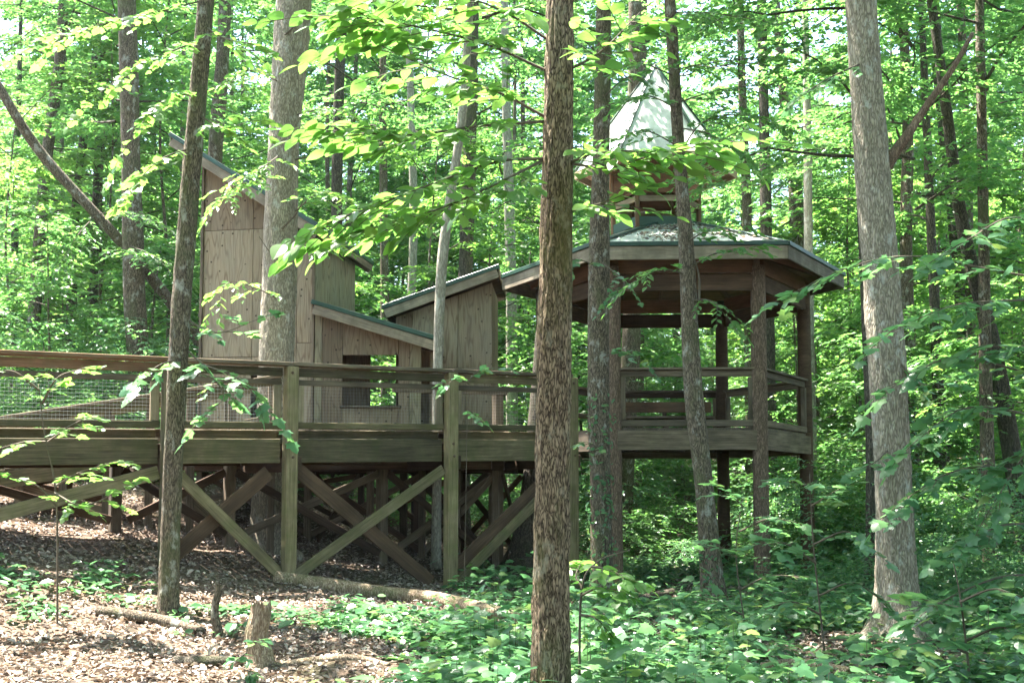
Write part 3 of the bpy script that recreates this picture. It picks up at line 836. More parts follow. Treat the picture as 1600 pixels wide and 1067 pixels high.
bn = thing('bench', 'plain wooden bench along the far railing inside the gazebo', 'bench', GZ(1.6, 3, 2.68))
a, b = GZ(1.75, 3, 0) , GZ(1.75, 2, 0); d = (b - a).normalized(); q = Vector((-d.y, d.x, 0))
if (GC - a).dot(q) < 0: q = -q
Z = lambda p, z, i=0: p + q * i + Vector((0, 0, z))
board(bn, 'seat', Z(a, 3.06, .12), Z(b, 3.06, .12), 0.28, 0.04, W_GREY)
board(bn, 'seat', Z(a, 3.06, .34), Z(b, 3.06, .34), 0.14, 0.04, W_GREY)
board(bn, 'backrest', Z(a, 3.28, -.08), Z(b, 3.28, -.08), 0.04, 0.2, W_RED)
for t in (.12, .5, .88):
    p = a.lerp(b, t)
    board(bn, 'leg', Z(p, 2.68, .28), Z(p, 3.04, .28), 0.08, 0.08, W_GREY, up=d)
    board(bn, 'leg', Z(p, 2.68, -.12), Z(p, 3.34, -.12), 0.04, 0.08, W_GREY, up=d)
# dead leaves gathered on the roof
n = 500
rr = RNG.uniform(.8, 2.4, n); aa = PHI + np.radians(RNG.uniform(-62, 10, n)); aa = PHI + np.radians(-30) + RNG.normal(0, .28, n)
hexr = np.cos(np.radians(30)) / np.cos(((aa - PHI + math.pi / 6 * 0) % (math.pi / 3)) - math.pi / 6)
rh = rr
pos = np.stack([GC.x + rh * np.sin(aa), GC.y - rh * np.cos(aa), 5.5 + (2.98 - rh / hexr) / 2.26 * .78 + .02], -1)
v, f, r_ = leaves(pos, RNG.normal(0, 1, (n, 3)) * [1, 1, .15], RNG.normal(0, .4, (n, 3)) + [0, 0, 1], RNG.uniform(.05, .1, n), T_MID)
o0 = np.array([GC.x, GC.y - 1.6, 5.9])
o = link('roof_leaf_litter', np_mesh('roof_leaf_litter', v - o0, f, [LITTER], r_), mw=Matrix.Translation(o0), kind='stuff')
tag(o, 'dead brown leaves gathered on the lower gazebo roof', 'dead leaves')
# ------------------------------------------------------------------ trees
CROWNS = []
for i in range(6):
    lo = [5.5, 6.5, 4.5, 7.0, 5.5, 8][i]
    (V, F, R), (bv, bf) = crown(100 + i, lo, [19, 20, 17, 20, 18, 21][i], [3.4, 3.8, 3.0, 4.2, 3.6, 4.4][i], 22, 54, 0.13, 11, T_FAR, .09)
    CROWNS.append((np_mesh('foliage', V, F, [LEAF], R), np_mesh('limbs', bv, bf, [B_DARK]), (V, F, R), (bv, bf)))
THIN = []
for i in range(2):
    (V, F, R), (bv, bf) = crown(150 + i, 8.5, 18, 3.2, 16, 14, 0.155, 11, T_FAR, .08)
    THIN.append((np_mesh('foliage', V, F, [LEAF], R), np_mesh('limbs', bv, bf, [B_DARK])))
HIGH = []
for i in range(4):
    (V, F, R), (bv, bf) = crown(200 + i, 9.5, 19.5, 4.3, 26, 30, 0.14, 12, T_FAR)
    HIGH.append((np_mesh('foliage', V, F, [LEAF], R), np_mesh('limbs', bv, bf, [B_DARK]), (V, F, R), (bv, bf)))

def tree(label, pts, d, w, mat, crown_set=None, ci=0, height=18.0, flare=0.5, rough=0.06, sides=14, name='tree', dd=0.0, cz=0.0, cs=1.0, group=None):
    """trunk through photograph pixels at distance d (leaning dd metres back at the top); w: widths in pixels at the points"""
    P3 = [P(px, py, d + dd * i / max(1, len(pts) - 1)) for i, (px, py) in enumerate(pts)]
    R3 = [M(q, d) / 2 for q in w]
    # down to the ground, up to the crown
    a, b = P3[0], P3[1]
    sl = (a - b) / max(.3, abs(a.z - b.z)) ; sl.x = max(-.4, min(.4, sl.x)); sl.y = 0
    if a.z - float(gz(a.x, a.y)) > 0.05:
        h = a.z - float(gz(a.x, a.y)) + .15
        P3.insert(0, Vector((a.x + sl.x * h * .6, a.y, a.z - h))); R3.insert(0, R3[0] * 1.08)
    else:
        P3[0] = Vector((a.x, a.y, float(gz(a.x, a.y)) - .12))
    t, s = P3[-1], P3[-2]
    if t.z < height - 1 and crown_set is not None:
        lean = (t - s) / max(.5, t.z - s.z); lean.x = max(-.25, min(.25, lean.x)); lean.y = 0
        h = height - t.z
        P3.append(Vector((t.x + lean.x * h * .5, t.y, t.z + h * .5))); R3.append(R3[-1] * .7)
        P3.append(Vector((t.x + lean.x * h * .75, t.y, height))); R3.append(R3[-2] * .2)
    base = P3[0].copy(); root = thing(name, label, 'tree', (base.x, base.y, base.z + .12), group)
    n = 40 if sides < 26 else 260
    path = resample([q - base for q in P3], n)
    zz = np.array([q.z for q in P3]); rad = np.interp(path[:, 2] + base.z, zz, R3) if np.all(np.diff(zz) > 0) else np.interp(np.linspace(0, len(P3) - 1, n), range(len(P3)), R3)
    rad = rad * (1 + flare * np.exp(-np.maximum(path[:, 2] - .1, 0) / 0.28))
    v, f = tube(path, rad, sides, rough, (3.5 if sides < 26 else 6.5, 1.6 if sides < 26 else 5.5))
    if flare:   # root buttresses
        q = v[:n * sides].reshape(n, sides, 3); ctr = path[:, None]; th = np.arange(sides) / sides * 2 * math.pi
        lobe = np.maximum(0, np.cos(th * 4 + base.x * 3)) ** 1.5 + .6 * np.maximum(0, np.cos(th * 3 + base.y * 5)) ** 2
        amt = flare * 1.1 * np.exp(-np.maximum(path[:, 2] - .12, 0) / .16)[:, None] * lobe[None]
        q[:] = ctr + (q - ctr) * (1 + amt[..., None])
    link('trunk', np_mesh('trunk', v, quads_to_tris(f), [mat], smooth_=True), root, Matrix.Translation(base))
    if crown_set is not None:
        fm, lm = crown_set[ci % len(crown_set)][:2]
        mid = P3[-1]
        # crown follows the trunk's axis by a shear-free placement at the trunk's upper part
        k = P3[-2] if len(P3) > 2 else P3[-1]
        mm = Matrix.Translation((k.x, k.y, float(gz(base.x, base.y)) + cz)) @ Matrix.Rotation(ci * 1.7 + d, 4, 'Z') @ Matrix.Scale(cs, 4)
        link('foliage', fm, root, mm, 'stuff'); link('limbs', lm, root, mm, 'stuff')
    root['_r'] = 0
    del root['_r']
    return root

def seg_path(*pts): return resample([Vector(p) for p in pts], 10)

def boughs(root, bs, leaf, tmpl, mat, n_twig=9, twig=0.45, n_leaf=7, seed=0, spread=0.35, singles=0, droop=0.3, r0=0.012):
    """leafy branches: each is a list of 3d points; leaves on side twigs; up to `singles` leaves become objects of their own"""
    rng = np.random.default_rng(seed)
    tb, lp = [], []
    for pts in bs:
        c = resample([Vector(p) for p in pts], 14)
        tb.append(tube(c, np.linspace(r0, 0.003, 14), 5, cap=False))
        L = np.linalg.norm(np.diff(c, axis=0), axis=1).sum()
        k = max(3, int(n_twig * L))
        t = np.linspace(0.18, 1, k) * 12.999; i = t.astype(int); fr = (t - i)[:, None]
        o = c[i] * (1 - fr) + c[i + 1] * fr
        tg = nrm(c[i + 1] - c[i])
        lat = nrm(np.cross([0, 0, 1.0], tg))
        sd = np.where(np.arange(k) % 2 == 0, 1, -1)[:, None]
        ang = rng.uniform(.3, 1.2, k)[:, None]; ang[-1] = 0
        d = tg * np.cos(ang) + lat * sd * np.sin(ang); d[:, 2] += rng.normal(0, spread * .35, k)
        tl = twig * rng.uniform(.6, 1.2, k)
        for a, b, l in zip(o, d, tl):
            e = a + nrm(b) * l * .95; e[2] -= droop * l * .9
            m = (a + e) / 2; m[2] += droop * l * .22
            tb.append(tube(np.array([a, m, e]), [0.004, 0.003, 0.0018], 4, cap=False))
        lp.append(sprays(o, d, tl, n_leaf, leaf, rng, droop, 0.3))
    pos, dr, nm, sz = (np.concatenate(q) for q in zip(*lp))
    base = Vector(bs[0][0])
    v, f = tubes_join(tb)
    br = link('branch', np_mesh('branch', v - np.array(base), quads_to_tris(f), [TWIG]), root, Matrix.Translation(base), 'stuff')
    idx = rng.permutation(len(pos)); one = idx[:singles]; rest = idx[singles:]
    if singles:
        ms = []
        for q in range(3):
            vv, ff = tmpl[0].copy(), tmpl[1]
            vv[:, 1] *= [.9, 1, 1.12][q]; vv[:, 2] += [0, .05, -.05][q] * vv[:, 0] ** 2
            ms.append(np_mesh('leaf', vv, ff, [mat], np.full(len(ff), [.15, .45, .6][q])))
        for j in one:
            x = Vector(dr[j]).normalized(); z = Vector(nm[j]); z = (z - x * z.dot(x)).normalized(); y = z.cross(x); s = sz[j]
            m = Matrix(((x.x * s, y.x * s, z.x * s, pos[j, 0]), (x.y * s, y.y * s, z.y * s, pos[j, 1]), (x.z * s, y.z * s, z.z * s, pos[j, 2]), (0, 0, 0, 1)))
            link('leaf', ms[j % 3], root, m)
    if len(rest):
        V, F, R = leaves(pos[rest], dr[rest], nm[rest], sz[rest], tmpl, rng)
        link('foliage', np_mesh('foliage', V - np.array(base), F, [mat], R), root, Matrix.Translation(base), 'stuff')

# --- the trunks that stand out
t3 = tree('furrowed brown trunk nearest the camera, running the full height of the picture', [(858, 1100), (862, 800), (868, 500), (872, 250), (875, 0)], 8.4, [64, 56, 51, 46, 41], B_BROWN, HIGH, 0, 19, 0.0, 0.13, 72)
t1 = tree('slender trunk leaning right in front of the boardwalk rail', [(262, 945), (270, 740), (284, 480), (300, 260), (322, 0)], 12.8, [31, 30, 29, 28, 27], B_MID, HIGH, 1, 17, 0.25, 0.09, 28)
t2 = tree('thick grey trunk standing right before the tall tower cabin', [(418, 830), (430, 640), (436, 480), (442, 250), (458, 0)], 17.9, [56, 54, 51, 50, 55], B_GREY, HIGH, 2, 20, 0.35, 0.08, 48)
t4 = tree('dark straight trunk with ivy standing against the front of the gazebo', [(940, 880), (936, 650), (936, 400), (940, 200), (943, 0)], 16.6, [34, 33, 32, 27, 23], B_MID, HIGH, 3, 18, 0.3, 0.07, 24)
t5 = tree('thin crooked trunk curving up in front of the gazebo roof', [(1118, 965), (1102, 780), (1083, 600), (1073, 400), (1062, 250), (1046, 0)], 15.2, [38, 30, 28, 23, 20, 17], B_MID, HIGH, 1, 17, 0.3, 0.08, 24)
t7 = tree('big pale grey trunk with a dead branch on the right', [(1403, 1010), (1396, 760), (1382, 500), (1362, 250), (1345, 0)], 12.4, [62, 56, 54, 52, 47], B_GREY, HIGH, 0, 20, 0.75, 0.08, 56)
c1 = tree('dark wide based trunk half hidden behind the nearest trunk', [(818, 900), (836, 740), (852, 560), (862, 300), (866, 0)], 19.6, [60, 38, 34, 30, 26], B_DARK, None, 2, 19, 0.6, 0.06, 20)
db = [P(1383, 258, 12.4), P(1415, 215, 12.3), P(1445, 170, 12.3), P(1490, 105, 12.2), P(1520, 52, 12.2)]
c = resample(db, 16); bz = np.array(db[0])
v, f = tube(c - bz, np.interp(np.linspace(0, 1, 16), [0, .15, 1], [.085, .055, .022]), 12, .12, (3, 3))
link('dead_branch', np_mesh('dead_branch', v, quads_to_tris(f), [LOGWOOD], smooth_=True), t7, Matrix.Translation(bz))
def snag(t, pts, d, r):
    q = [P(x, y, d) for x, y in pts]; c = resample(q, 8); z = np.array(q[0])
    v, f = tube(c - z, np.linspace(r, .005, 8), 6); link('dead_twig', np_mesh('dead_twig', v, quads_to_tris(f), [TWIG]), t, Matrix.Translation(z))
snag(t2, [(440, 358), (462, 335), (475, 310)], 17.6, .02)
snag(t2, [(460, 250), (480, 245), (500, 235)], 17.8, .015)
snag(t2, [(445, 55), (460, 42), (476, 28)], 17.6, .016)
snag(t2, [(436, 405), (420, 392), (405, 370)], 17.6, .014)
snag(t5, [(1092, 470), (1092, 430), (1078, 385)], 15.1, .02)

LS = [
 ('mid sized trunk at the far left edge of the woods', [(50, 560), (62, 380), (72, 250), (92, 100), (100, 0)], 27, [19, 19, 18, 17, 15], B_MID),
 ('dark short trunk just right of the leftmost mid sized trunk', [(110, 560), (113, 450), (118, 330), (132, 200), (152, 60)], 29, [15, 15, 14, 12, 9], B_DARK),
 ('thin dark upright trunk left of the broad dark trunk', [(147, 590), (147, 420), (154, 200), (165, 0)], 30, [12, 12, 11, 9], B_DARK),
 ('broad dark trunk rising behind the left railing', [(217, 560), (210, 440), (203, 200), (197, 0)], 23, [35, 33, 30, 29], B_MID),
 ('forked trunk top showing behind the tower cabin roof', [(335, 260), (345, 120), (352, 0)], 25, [24, 22, 20], B_MID),
 ('very thin dark sapling trunk at the left edge', [(20, 560), (24, 350), (30, 120)], 32, [11, 11, 8], B_DARK),
 ('dark trunk to the right of the tower cabin roof', [(527, 420), (526, 300), (531, 100), (540, 0)], 26, [20, 18, 17, 14], B_DARK),
 ('slender trunk between the tower and the box cabin', [(602, 520), (600, 380), (598, 150), (600, 0)], 29, [14, 13, 12, 10], B_MID),
 ('slim grey trunk above the low cabin roof', [(643, 470), (646, 330), (640, 100), (636, 0)], 31, [14, 13, 11, 9], B_PALE),
 ('dark trunk rising behind the box cabin roof', [(727, 450), (730, 330), (736, 150), (740, 0)], 25, [24, 23, 20, 18], B_DARK),
 ('grey trunk seen through the gazebo behind its bench', [(973, 850), (978, 700), (986, 540), (990, 300), (992, 0)], 25.5, [30, 29, 28, 24, 20], B_MID),
 ('dark trunk beyond the gazebo between its right hand posts', [(1207, 840), (1203, 700), (1200, 520), (1196, 300), (1190, 0)], 25, [24, 22, 20, 18, 15], B_DARK),
 ('pale slim trunk just right of the gazebo corner post', [(1270, 880), (1268, 700), (1264, 500), (1262, 250), (1258, 0)], 22.5, [17, 16, 15, 13, 11], B_PALE),
 ('trunk above the gazebo eave that splits into two stems', [(1246, 345), (1238, 270), (1226, 160), (1212, 0)], 29, [26, 20, 16, 13], B_MID),
 ('dark trunk close behind the left side of the big grey trunk', [(1361, 990), (1362, 700), (1354, 480), (1344, 250), (1340, 0)], 15.8, [19, 18, 17, 16, 14], B_DARK),
 ('slim trunk just right of the big grey trunk', [(1424, 640), (1416, 400), (1418, 200), (1410, 0)], 24, [20, 19, 17, 15], B_MID),
 ('dark trunk crossing behind the dead branch', [(1492, 330), (1476, 200), (1463, 60), (1458, 0)], 26, [24, 22, 19, 17], B_DARK),
 ('slim upright trunk right of the dead branch tip', [(1514, 400), (1509, 200), (1501, 0)], 25, [15, 14, 12], B_MID),
 ('dark trunk leaning left at the right edge of the picture', [(1606, 880), (1580, 700), (1546, 520), (1522, 430), (1500, 330), (1480, 180)], 18, [30, 28, 25, 22, 19, 16], B_DARK),
 ('upright brown trunk in front of the leaning dark one', [(1551, 930), (1546, 800), (1540, 600), (1536, 300), (1530, 0)], 17.4, [24, 22, 19, 16, 13], B_MID),
 ('short dark trunk low down right of the big grey trunk', [(1474, 880), (1470, 780), (1466, 620), (1460, 480)], 22, [22, 20, 18, 15], B_DARK),
 ('thin trunk behind the cupola on its right side', [(1168, 400), (1166, 300), (1160, 150), (1156, 0)], 28, [15, 15, 13, 11], B_MID),
 ('grey trunk behind the left roof corner of the gazebo', [(800, 560), (798, 420), (792, 200), (788, 0)], 30, [18, 17, 15, 12], B_PALE),
 ('slim trunk glimpsed left of the cupola spire', [(1000, 150), (1002, 60), (1004, 0)], 30, [20, 18, 16], B_MID),
]
for i, (lab, pts, d, w, m) in enumerate(LS):
    tree(lab, pts, d, w, m, THIN if i in (4, 6, 7, 8, 9, 10, 11, 12, 21, 22, 23) else CROWNS, i, 17 + (i * 7 % 5), 0.3, 0.06, 12, cz=0.0 + (i % 3) * .8)
# second stem of the forked one
# leaning trunk across the upper left
lt_ = thing('tree', 'bare trunk leaning down from the upper left corner towards the tower', 'tree', down(P(400, 700, 24.5)))
q = [P(400, 690, 24.6), P(330, 560, 24.0), P(235, 432, 23.4), P(150, 335, 22.8), (P(60, 235, 22.4)), P(0, 140, 22), P(-70, 20, 22)]
q.insert(0, down(q[0])); c = resample(q, 40); z = np.array(q[0])
v, f = tube(c - z, np.linspace(.13, .085, 40), 14, .07); link('trunk', np_mesh('trunk', v, quads_to_tris(f), [B_MID], smooth_=True), lt_, Matrix.Translation(z))
boughs(lt_, [[P(150, 335, 22.8), P(200, 330, 22), P(250, 350, 21.4)], [P(190, 380, 23.1), P(240, 400, 22), P(280, 440, 21.4)], [P(235, 432, 23.4), P(220, 400, 22.4), P(180, 390, 21.8)], [P(150, 335, 22.8), P(120, 370, 22), P(90, 420, 21.6)], [P(30, 190, 22.2), P(90, 130, 22), P(150, 90, 21.6)], [P(-20, 110, 22), P(40, 60, 21.7), P(120, 40, 21.5)]], .13, T_MID, LEAF, 8, .5, 8, 3)
# pale thin trunk between the cabins
tp = tree('thin pale smooth trunk curving up between the low cabin and the box cabin', [(683, 700), (685, 560), (690, 420), (702, 320), (722, 180), (732, 40)], 18.4, [15, 15, 16, 16, 14, 12], B_PALE, CROWNS, 4, 16, 0.2, 0.04, 14, cz=3)

# --- leafy boughs in the near and middle distance
D3 = 7.6
boughs(t3, [
 [P(850, 182, 8.4), P(780, 145, 8.1), P(690, 115, 7.7), P(560, 55, 7.3)],
 [P(850, 248, 8.4), P(780, 252, 8.1), P(690, 282, 7.7), P(590, 320, 7.4), P(505, 352, 7.3)],
 [P(850, 190, 8.4), P(740, 198, 7.9), P(640, 212, 7.5), P(530, 205, 7.3)],
 [P(850, 250, 8.4), P(770, 290, 8.0), P(690, 325, 7.7), P(590, 355, 7.5)],
 [P(852, 110, 8.4), P(760, 70, 7.8), P(640, 40, 7.2), P(540, 25, 7.0)],
 [P(852, 60, 8.4), P(790, 20, 7.8), P(700, -10, 7.3), P(600, -5, 7.0)],
 [P(888, 255, 8.4), P(950, 262, 8.0), P(1030, 240, 7.7), P(1140, 222, 7.5)],
 [P(888, 255, 8.4), P(930, 240, 8.0), P(985, 235, 7.7)],
 [P(888, 110, 8.4), P(940, 80, 8.1), P(1000, 20, 7.8)],
 [P(888, 330, 8.4), P(930, 320, 8.1), P(960, 310, 8.0)],
 ], 0.15, T_OV, LEAF_B, 10.5, .5, 7, 11, .35, 300, .16)

boughs(t1, [
 [P(290, 545, 12.8), P(320, 570, 12.6), P(370, 590, 12.3), P(420, 640, 12.2)],
 [P(288, 580, 12.8), P(330, 590, 12.5), P(350, 620, 12.4), P(330, 640, 12.3)],
 [P(292, 500, 12.8), P(340, 520, 12.5), P(400, 500, 12.3)],
 [P(286, 560, 12.8), P(250, 570, 12.6), P(225, 590, 12.4)],
 ], 0.16, T_MAP, LEAF_D, 5, .38, 6, 12)
boughs(t1, [
 [P(318, 60, 12.8), P(270, 80, 12.5), P(220, 100, 12.2), P(150, 150, 12)],
 [P(312, 150, 12.8), P(280, 150, 12.6), P(240, 170, 12.4), P(190, 240, 12.2)],
 [P(318, 40, 12.8), P(350, 60, 12.5), P(400, 70, 12.3)],
 [P(310, 180, 12.8), P(350, 200, 12.4), P(390, 190, 12.2)],
 [P(322, 0, 12.8), P(240, 20, 12.4), P(150, 40, 12), P(60, 70, 11.8)],
 [P(305, 230, 12.8), P(250, 250, 12.5), P(200, 300, 12.3)],
 ], 0.13, T_MAP, LEAF_B, 7, .42, 7, 13)
boughs(t2, [
 [P(438, 270, 17.8), P(400, 285, 17), P(370, 290, 16.6), P(340, 320, 16.3)],
 [P(440, 240, 17.8), P(410, 262, 17), P(385, 275, 16.6)],
 [P(462, 330, 17.8), P(500, 300, 17), P(540, 310, 16.6)],
 [P(462, 375, 17.8), P(500, 385, 17.2), P(545, 382, 16.8)],
 [P(462, 180, 17.8), P(520, 170, 17), P(580, 200, 16.5)],
 [P(440, 130, 17.8), P(390, 110, 17), P(360, 130, 16.4)],
 [P(440, 470, 17.8), P(400, 450, 17.2), P(360, 440, 16.8), P(340, 470, 16.6)],
 ], 0.14, T_MID, LEAF_B, 7, .5, 8, 14)
boughs(t4, [
 [P(940, 420, 16.5), P(900, 405, 16.0), P(880, 420, 15.8)], [P(940, 410, 16.5), P(975, 440, 16.0), P(960, 460, 15.9)],
 [P(940, 560, 16.5), P(975, 545, 16.1), P(1000, 560, 15.9)], [P(940, 700, 16.5), P(915, 690, 16.1)], [P(945, 150, 16.5), P(985, 120, 16), P(1040, 140, 15.7)],
 [P(940, 90, 16.5), P(905, 60, 16), P(890, 80, 15.7)],
 ], 0.12, T_MAP, LEAF_D, 7, .35, 6, 15)
boughs(t5, [
 [P(1075, 430, 15.2), P(1030, 420, 14.9), P(990, 440, 14.7)], [P(1075, 420, 15.2), P(1120, 395, 14.9), P(1180, 385, 14.6)],
 [P(1075, 470, 15.2), P(1110, 470, 14.9), P(1140, 500, 14.7)], [P(1070, 380, 15.2), P(1110, 360, 14.8), P(1190, 350, 14.5)],
 [P(1062, 240, 15.2), P(1100, 190, 14.8), P(1170, 180, 14.5), P(1230, 200, 14.2)], [P(1055, 110, 15.2), P(1100, 100, 14.8), P(1190, 90, 14.3)],
 [P(1055, 60, 15.2), P(1010, 40, 14.8), P(960, 50, 14.5)], [P(1052, 20, 15.2), P(1100, 20, 14.8), P(1180, 30, 14.4)],
 [P(1060, 160, 15.2), P(1130, 140, 14.7), P(1220, 130, 14.3)],
 [P(1058, 170, 15.2), P(1010, 150, 14.8), P(950, 165, 14.5)], [P(1062, 230, 15.2), P(1010, 205, 14.8), P(960, 215, 14.5)], [P(1056, 120, 15.2), P(1000, 100, 14.8), P(930, 110, 14.4)], [P(1060, 200, 15.2), P(1110, 210, 14.8), P(1160, 240, 14.5)],
 ], 0.125, T_MID, LEAF, 8, .45, 8, 16)
boughs(t7, [
 [P(1400, 560, 12.3), P(1440, 600, 12), P(1470, 590, 11.8)], [P(1390, 700, 12.3), P(1370, 720, 12), P(1350, 730, 11.8)],
 [P(1345, 100, 12.3), P(1300, 120, 11.9), P(1250, 150, 11.7)],
 ], 0.13, T_MAP, LEAF_D, 6, .35, 6, 17)

# shrubby maple entering from the right
sx = P(1660, 1040, 10.2); sx.z = float(gz(sx.x, sx.y))
mp = thing('understory_maple', 'broad leaved understory tree reaching into the picture from the right edge', 'tree', sx)
c = resample([Vector((sx.x, sx.y, sx.z - .1)), P(1650, 800, 10.2), P(1665, 500, 10.2), P(1640, 200, 10.2)], 30)
v, f = tube(c - np.array(sx), np.linspace(.05, .02, 30), 10, .05); link('trunk', np_mesh('trunk', v, quads_to_tris(f), [B_MID], smooth_=True), mp, Matrix.Translation(sx))
S = lambda y: P(1652, y, 10.2)
boughs(mp, [
 [S(440), P(1540, 420, 10.2), P(1420, 400, 10.2), P(1320, 420, 10.4), P(1215, 470, 10.5)],
 [S(470), P(1560, 470, 9.8), P(1480, 480, 9.6), P(1390, 520, 9.5)],
 [S(600), P(1560, 570, 9.9), P(1480, 560, 9.8), P(1400, 600, 9.7)],
 [S(660), P(1570, 640, 9.8), P(1500, 640, 9.6), P(1430, 690, 9.4)],
 [S(760), P(1560, 730, 9.8), P(1480, 740, 9.6), P(1400, 790, 9.6)],
 [S(360), P(1580, 340, 10), P(1520, 370, 9.8), P(1470, 400, 9.6)],
 [S(820), P(1570, 820, 9.6), P(1500, 850, 9.4)],
 [S(900), P(1570, 900, 9.4), P(1490, 930, 9.2), P(1440, 960, 9.1)],
 [S(520), P(1600, 540, 9.6), P(1540, 540, 9.4)],
 [S(700), P(1610, 700, 9.6), P(1550, 790, 9.4)],
 ], 0.15, T_MAP, LEAF_D, 5.5, .4, 6, 18, .3, 300)

def sapling(label, stem, d, bs, leaf, tmpl, mat, seed, n_twig=7, twig=.35, n_leaf=7, r=.012, name='sapling', cat='sapling'):
    q = [P(x, y, d) for x, y in stem]; b = q[0]; g = float(gz(b.x, b.y)); q[0] = Vector((b.x, b.y, g - .05))
    root = thing(name, label, cat, (b.x, b.y, g))
    c = resample(q, 20); z = np.array(q[0])
    v, f = tube(c - z, np.linspace(r, r * .3, 20), 7); link('stem', np_mesh('stem', v, quads_to_tris(f), [TWIG], smooth_=True), root, Matrix.Translation(z))
    boughs(root, [[P(x, y, d + k) for (x, y, k) in bb] for bb in bs], leaf, tmpl, mat, n_twig, twig, n_leaf, seed)
    return root
sapling('spindly sapling with bright sprays in front of the left railing', [(92, 905), (88, 780), (70, 680), (60, 600)], 11.6,
  [[(88, 790, 0), (60, 760, -.1), (20, 745, -.2)], [(86, 760, 0), (120, 740, -.2), (180, 720, -.4)], [(75, 690, 0), (110, 665, -.2), (140, 650, -.4)],
   [(72, 690, 0), (40, 690, -.1), (0, 700, -.2)], [(66, 630, 0), (90, 590, -.2), (130, 575, -.3)], [(62, 610, 0), (20, 580, -.2), (-20, 585, -.3)], [(86, 770, 0), (130, 790, -.3), (190, 765, -.5)]], .12, T_MAP, LEAF_B, 31, 7, .3, 6)
sapling('arching sunlit stem with round leaves right of the nearest trunk', [(905, 1010), (908, 930), (930, 880), (985, 858)], 9.0,
  [[(908, 930, 0), (930, 920, -.1), (960, 920, -.2)], [(910, 920, 0), (900, 900, .1), (905, 885, .2)], [(925, 885, 0), (950, 890, -.1), (985, 905, -.2)], [(906, 960, 0), (930, 965, -.1), (950, 985, -.1)]], .13, T_OV, LEAF_B, 32, 16, .2, 5)
sapling('leafy sapling low in front of the log post', [(1170, 1030), (1160, 950), (1150, 860), (1160, 780)], 12.5,
  [[(1160, 960, 0), (1120, 940, -.2), (1090, 930, -.4)], [(1158, 920, 0), (1200, 900, -.2), (1250, 900, -.4)], [(1152, 870, 0), (1120, 850, -.2)], [(1155, 830, 0), (1200, 810, -.3), (1240, 815, -.4)], [(1160, 790, 0), (1140, 770, -.1)]], .14, T_MAP, LEAF_D, 33, 7, .35, 6)
sapling('broad leaved sapling in the lower right before the gazebo post', [(1290, 1040), (1280, 940), (1270, 840), (1265, 740)], 11.2,
  [[(1282, 960, 0), (1240, 940, -.2), (1200, 950, -.3)], [(1280, 930, 0), (1330, 910, -.2), (1370, 930, -.3)], [(1275, 880, 0), (1230, 850, -.2), (1200, 850, -.3)],
   [(1272, 850, 0), (1320, 830, -.2), (1350, 850, -.3)], [(1268, 790, 0), (1300, 770, -.2)], [(1266, 760, 0), (1235, 750, -.2)], [(1285, 1000, 0), (1330, 1000, -.3), (1370, 1020, -.4)]], .16, T_MAP, LEAF_D, 34, 7, .35, 6)
sapling('large leaved shrub at the bottom right corner', [(1520, 1075), (1510, 1010), (1500, 930), (1490, 880)], 9.0,
  [[(1512, 1020, 0), (1460, 1000, -.2), (1410, 1010, -.3)], [(1510, 1000, 0), (1560, 980, -.2), (1600, 990, -.3)], [(1500, 940, 0), (1550, 920, -.2), (1590, 930, -.3)], [(1500, 950, 0), (1460, 940, -.1)]], .17, T_MAP, LEAF_D, 35, 7, .35, 6)
sapling('small dark sapling poking up before the second near boardwalk post', [(725, 905), (728, 780), (730, 660), (735, 590)], 15.4,
  [[(733, 600, 0), (715, 590, -.1), (700, 600, -.2)], [(735, 590, 0), (750, 578, -.1), (770, 575, -.1)], [(731, 640, 0), (745, 650, 0)]], .13, T_MAP, LEAF_D, 36, 6, .25, 5, .006)
sapling('low seedling with round leaves beside the broken stump', [(380, 1060), (385, 1020), (395, 1000)], 9.9,
  [[(385, 1020, 0), (370, 1030, -.1)], [(392, 1005, 0), (405, 1000, -.1)], [(382, 1045, 0), (395, 1050, -.1)]], .10, T_OV, LEAF_D, 37, 12, .12, 4, .005)

# ivy on trunks
def ivy(root, pts, d, w, n, seed, leaf=.07):
    rng = np.random.default_rng(seed)
    c = resample([P(x, y, d) for x, y in pts], 60)
    i = rng.integers(0, 60, n); a = rng.uniform(math.pi, 2 * math.pi, n); r = M(w, d) / 2 * 1.1
    nv = np.stack([np.cos(a), np.sin(a), rng.normal(.3, .3, n)], -1)
    pos = c[i] + nv * [r, r, 0] + rng.normal(0, .03, (n, 3))
    V, F, R = leaves(pos, np.stack([rng.normal(0, 1, n), np.zeros(n) - .2, rng.normal(-.4, .7, n)], -1), nv + rng.normal(0, .4, (n, 3)), leaf * rng.uniform(.6, 1.3, n), T_MID, rng)
    link('ivy', np_mesh('ivy', V - c[0], F, [LEAF_D], R), root, Matrix.Translation(c[0]), 'stuff')
ivy(t4, [(940, 900), (938, 760), (936, 620)], 16.6, 33, 260, 51)
ivy(t7, [(1432, 980), (1425, 860), (1418, 740), (1408, 640)], 12.4, 26, 260, 52)
ivy(t5, [(1116, 960), (1106, 840)], 15.2, 32, 120, 53)

